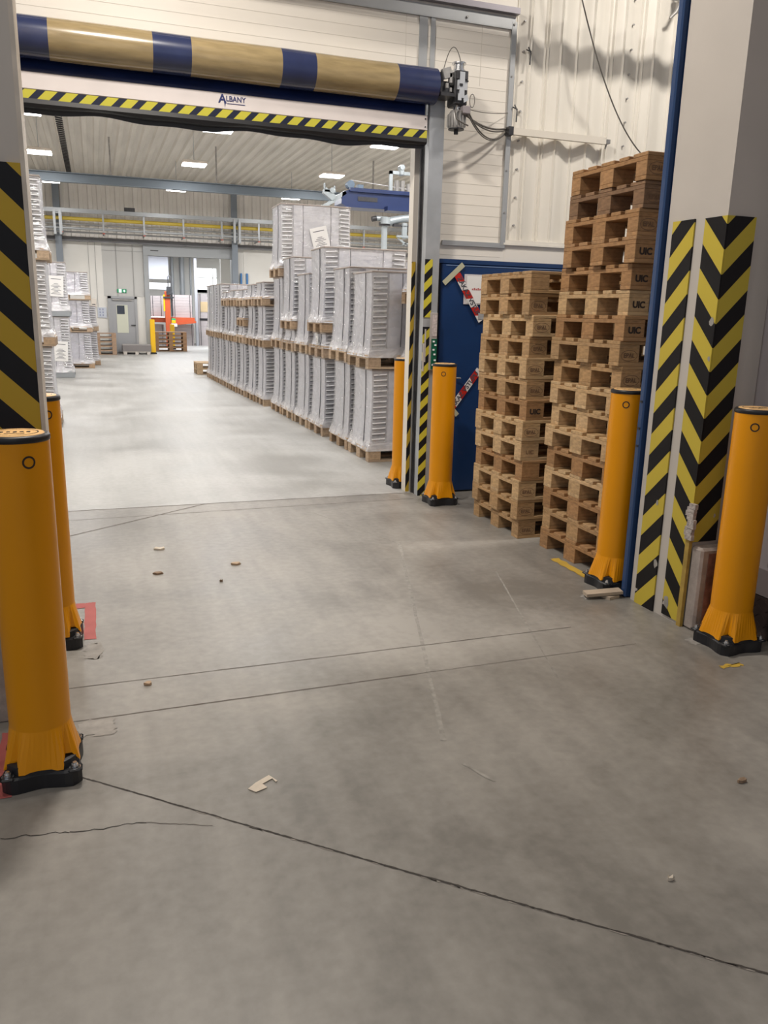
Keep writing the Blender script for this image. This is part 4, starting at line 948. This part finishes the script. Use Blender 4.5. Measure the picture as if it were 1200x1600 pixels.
def skp(mb, n, m):
    o = mb.build(n, m, stk); o.location = (-3.0, -37.5, 0); return o
b = MB(); b.box(2.92, 3.15, 37.3, 37.45, 0, 2.35, bev=.01); skp(b, 'mast', ORANGE)
b = MB(); b.box(2.3, 4.2, 37.5, 38.7, 1.02, 1.24); b.obox((3.7, 37.48, 1.0), (.55, 0, .06), (0, .05, 0), (0, 0, .05)); skp(b, 'cross_beam', ORANGE)
b = MB(); b.box(3.0, 3.22, 37.22, 37.3, 2.2, 2.55); b.box(3.18, 3.26, 37.3, 37.4, 1.3, 2.3); b.box(2.86, 3.3, 37.25, 37.3, 2.05, 2.12); skp(b, 'mast_head', DARK)
b = MB(); b.tube([(3.08, 37.3, 2.55), (3.08, 37.3, 2.95), (3.13, 37.3, 3.02), (3.2, 37.3, 2.95), (3.2, 37.3, 2.4)], .02, 8); skp(b, 'hose', DARK)
b = MB(); b.box(3.17, 3.34, 37.2, 37.28, 1.12, 1.2); skp(b, 'green_label', mat('green_tag', (.05, .4, .15), .5))
b = MB(); b.box(3.17, 3.34, 37.2, 37.28, 1.0, 1.12); b.box(2.86, 2.92, 37.3, 37.4, 1.5, 2.2); skp(b, 'yellow_label', YEL)
b = MB(); b.box(3.15, 3.4, 37.2, 37.28, .85, .98); b.box(2.3, 2.9, 37.3, 37.6, 1.22, 1.27); skp(b, 'white_tag', PAPER)
BG = mat('carton_mauve', (.40, .36, .36), .6, noise=.05, nscale=4)
for nm, bxs, lb in (('sheet_pack', (3.3, 4.15, 38.0, 38.6, 1.24, 2.22), 'tall grey-brown sheet pack on the orange beam, centre of the gateway'), ('sheet_pack', (2.36, 2.9, 38.0, 38.6, 1.24, 2.16), 'grey-brown sheet pack left of the orange mast'), ('sheet_pack', (3.2, 4.2, 38.0, 38.7, 0, .92), 'grey sheet pack standing under the orange beam'), ('sheet_pack', (2.35, 2.9, 38.0, 38.7, 0, .92), 'grey sheet pack low behind the small pallets'), ('sheet_pack', (4.45, 5.4, 38.2, 38.8, 0, 2.3), 'tall grey carton pack with tan label at the right of the gateway')):
    o = thing(nm, lb, 'sheet pack', (bxs[0], bxs[2], bxs[4]), group='sheet packs beyond the gateway'); x0, x1, y0, y1, z0, z1 = bxs
    b = MB(); n = 8
    for i in range(n): b.box(0.004*(i % 2), x1-x0-.004*(i % 2), 0.004*(i % 2), y1-y0, (z1-z0)*i/n, (z1-z0)*(i+1)/n-.003)
    b.build('stack', BG, o); b = MB(); b.box(.08, .10, -.008, 0, 0, z1-z0); b.box(x1-x0-.1, x1-x0-.08, -.008, 0, 0, z1-z0); b.build('strap', DARK, o)
    if x0 > 4.4: 
        b = MB(); b.box(.1, .5, -.01, -.001, 1.5, 1.95); b.build('tan_label', mat('tan', (.5, .38, .22), .6), o); b = MB(); b.box(.05, .5, -.01, -.001, 1.12, 1.22); b.build('black_stripe', BLACK, o)
b = MB(); b.box(4.28, 4.4, 37.9, 38.05, 0, 3.9); o = b.build('steel_upright', mat('upright_grey', (.34, .35, .38), .4)); tag(o, 'grey steel upright between the sheet packs beyond the gateway', 'post')
b = MB(); b.tube([(3.55, 40.5, 0), (3.55, 40.5, 4.6)], .08, 12); b.tube([(4.0, 40.5, 0), (4.0, 40.5, 4.6)], .12, 12); b.tube([(4.4, 40.5, 0), (4.4, 40.5, 4.6)], .05, 12); o = b.build('vertical_pipes', STL); tag(o, 'cluster of vertical silver pipes on the rear wall beyond the gateway', 'pipes')
for x in (5.2, 5.42):
    b = MB(); b.box(x, x+.07, FW-.10, FW-.03, 2.45, 2.95, bev=.01); o = b.build('blue_canister', mat('canister_blue', (.04, .17, .42), .4)); tag(o, 'narrow blue canister on the far wall beside the column, %s' % ('left one' if x < 5.3 else 'right one'), 'canister', 'blue canisters')
b = MB(); b.box(1.15, 1.5, 30.28, 30.45, 4.80, 4.92); o = b.build('rack_unit', DARK); tag(o, 'small dark box sitting on top of the far pipe rack', 'box')

# ------------------------------------------------------------ floor debris
def scrap(x, y, pts, label, m, z=.004, name='cardboard_scrap', cat='scrap', curl=.004):
    b = MB(); top = [(px, py, z+curl*abs(math.sin(i*1.7))) for i, (px, py) in enumerate(pts)]; bot = [(px, py, .0015) for px, py in pts]
    b.loft([bot, top]); o = b.build(name, m); o.location = (x, y, 0); tag(o, label, cat); return o
SC = mat('scrap_card', (.62, .54, .44), .7, noise=.1, nscale=30)
scrap(.455, 2.465, [(-0.054, -0.016), (-0.031, -0.043), (0.011, -0.027), (-0.001, -0.001), (0.038, 0.022), (0.046, -0.003), (0.053, 0.003), (0.031, 0.046), (-0.021, 0.014)], 'torn L-shaped piece of pale cardboard lying on the floor in front', SC, curl=0)
for (x, y, s_, lb, m) in ((.318, 5.46, .05, 'pale leaf-like scrap on the floor, farther of two on the left', SC), (.278, 4.915, .035, 'thin dark-edged scrap on the floor, nearer of two on the left', mat('scrap_brown', (.25, .17, .11), .8)), (.766, 4.985, .04, 'curled brown scrap on the floor before the doorway centre', mat('scrap_tan', (.42, .30, .20), .8)), (.126, 3.368, .022, 'small round brown leaf near the left joint lines', MATS['scrap_tan']), (2.092, 1.971, .022, 'small dark brown fragment on the floor at the right', MATS['scrap_brown']), (1.503, 1.622, .012, 'tiny pale crumb on the floor at the lower right', SC), (.63, 4.67, .012, 'tiny dark crumb on the floor mid passage', MATS['scrap_brown'])):
    pts = [(s_*random.uniform(.6, 1.1)*math.cos(a), .55*s_*random.uniform(.5, 1.1)*math.sin(a)) for a in [i*2*math.pi/9 for i in range(9)]]
    scrap(x, y, pts, lb, m, name='floor_scrap', curl=.012)
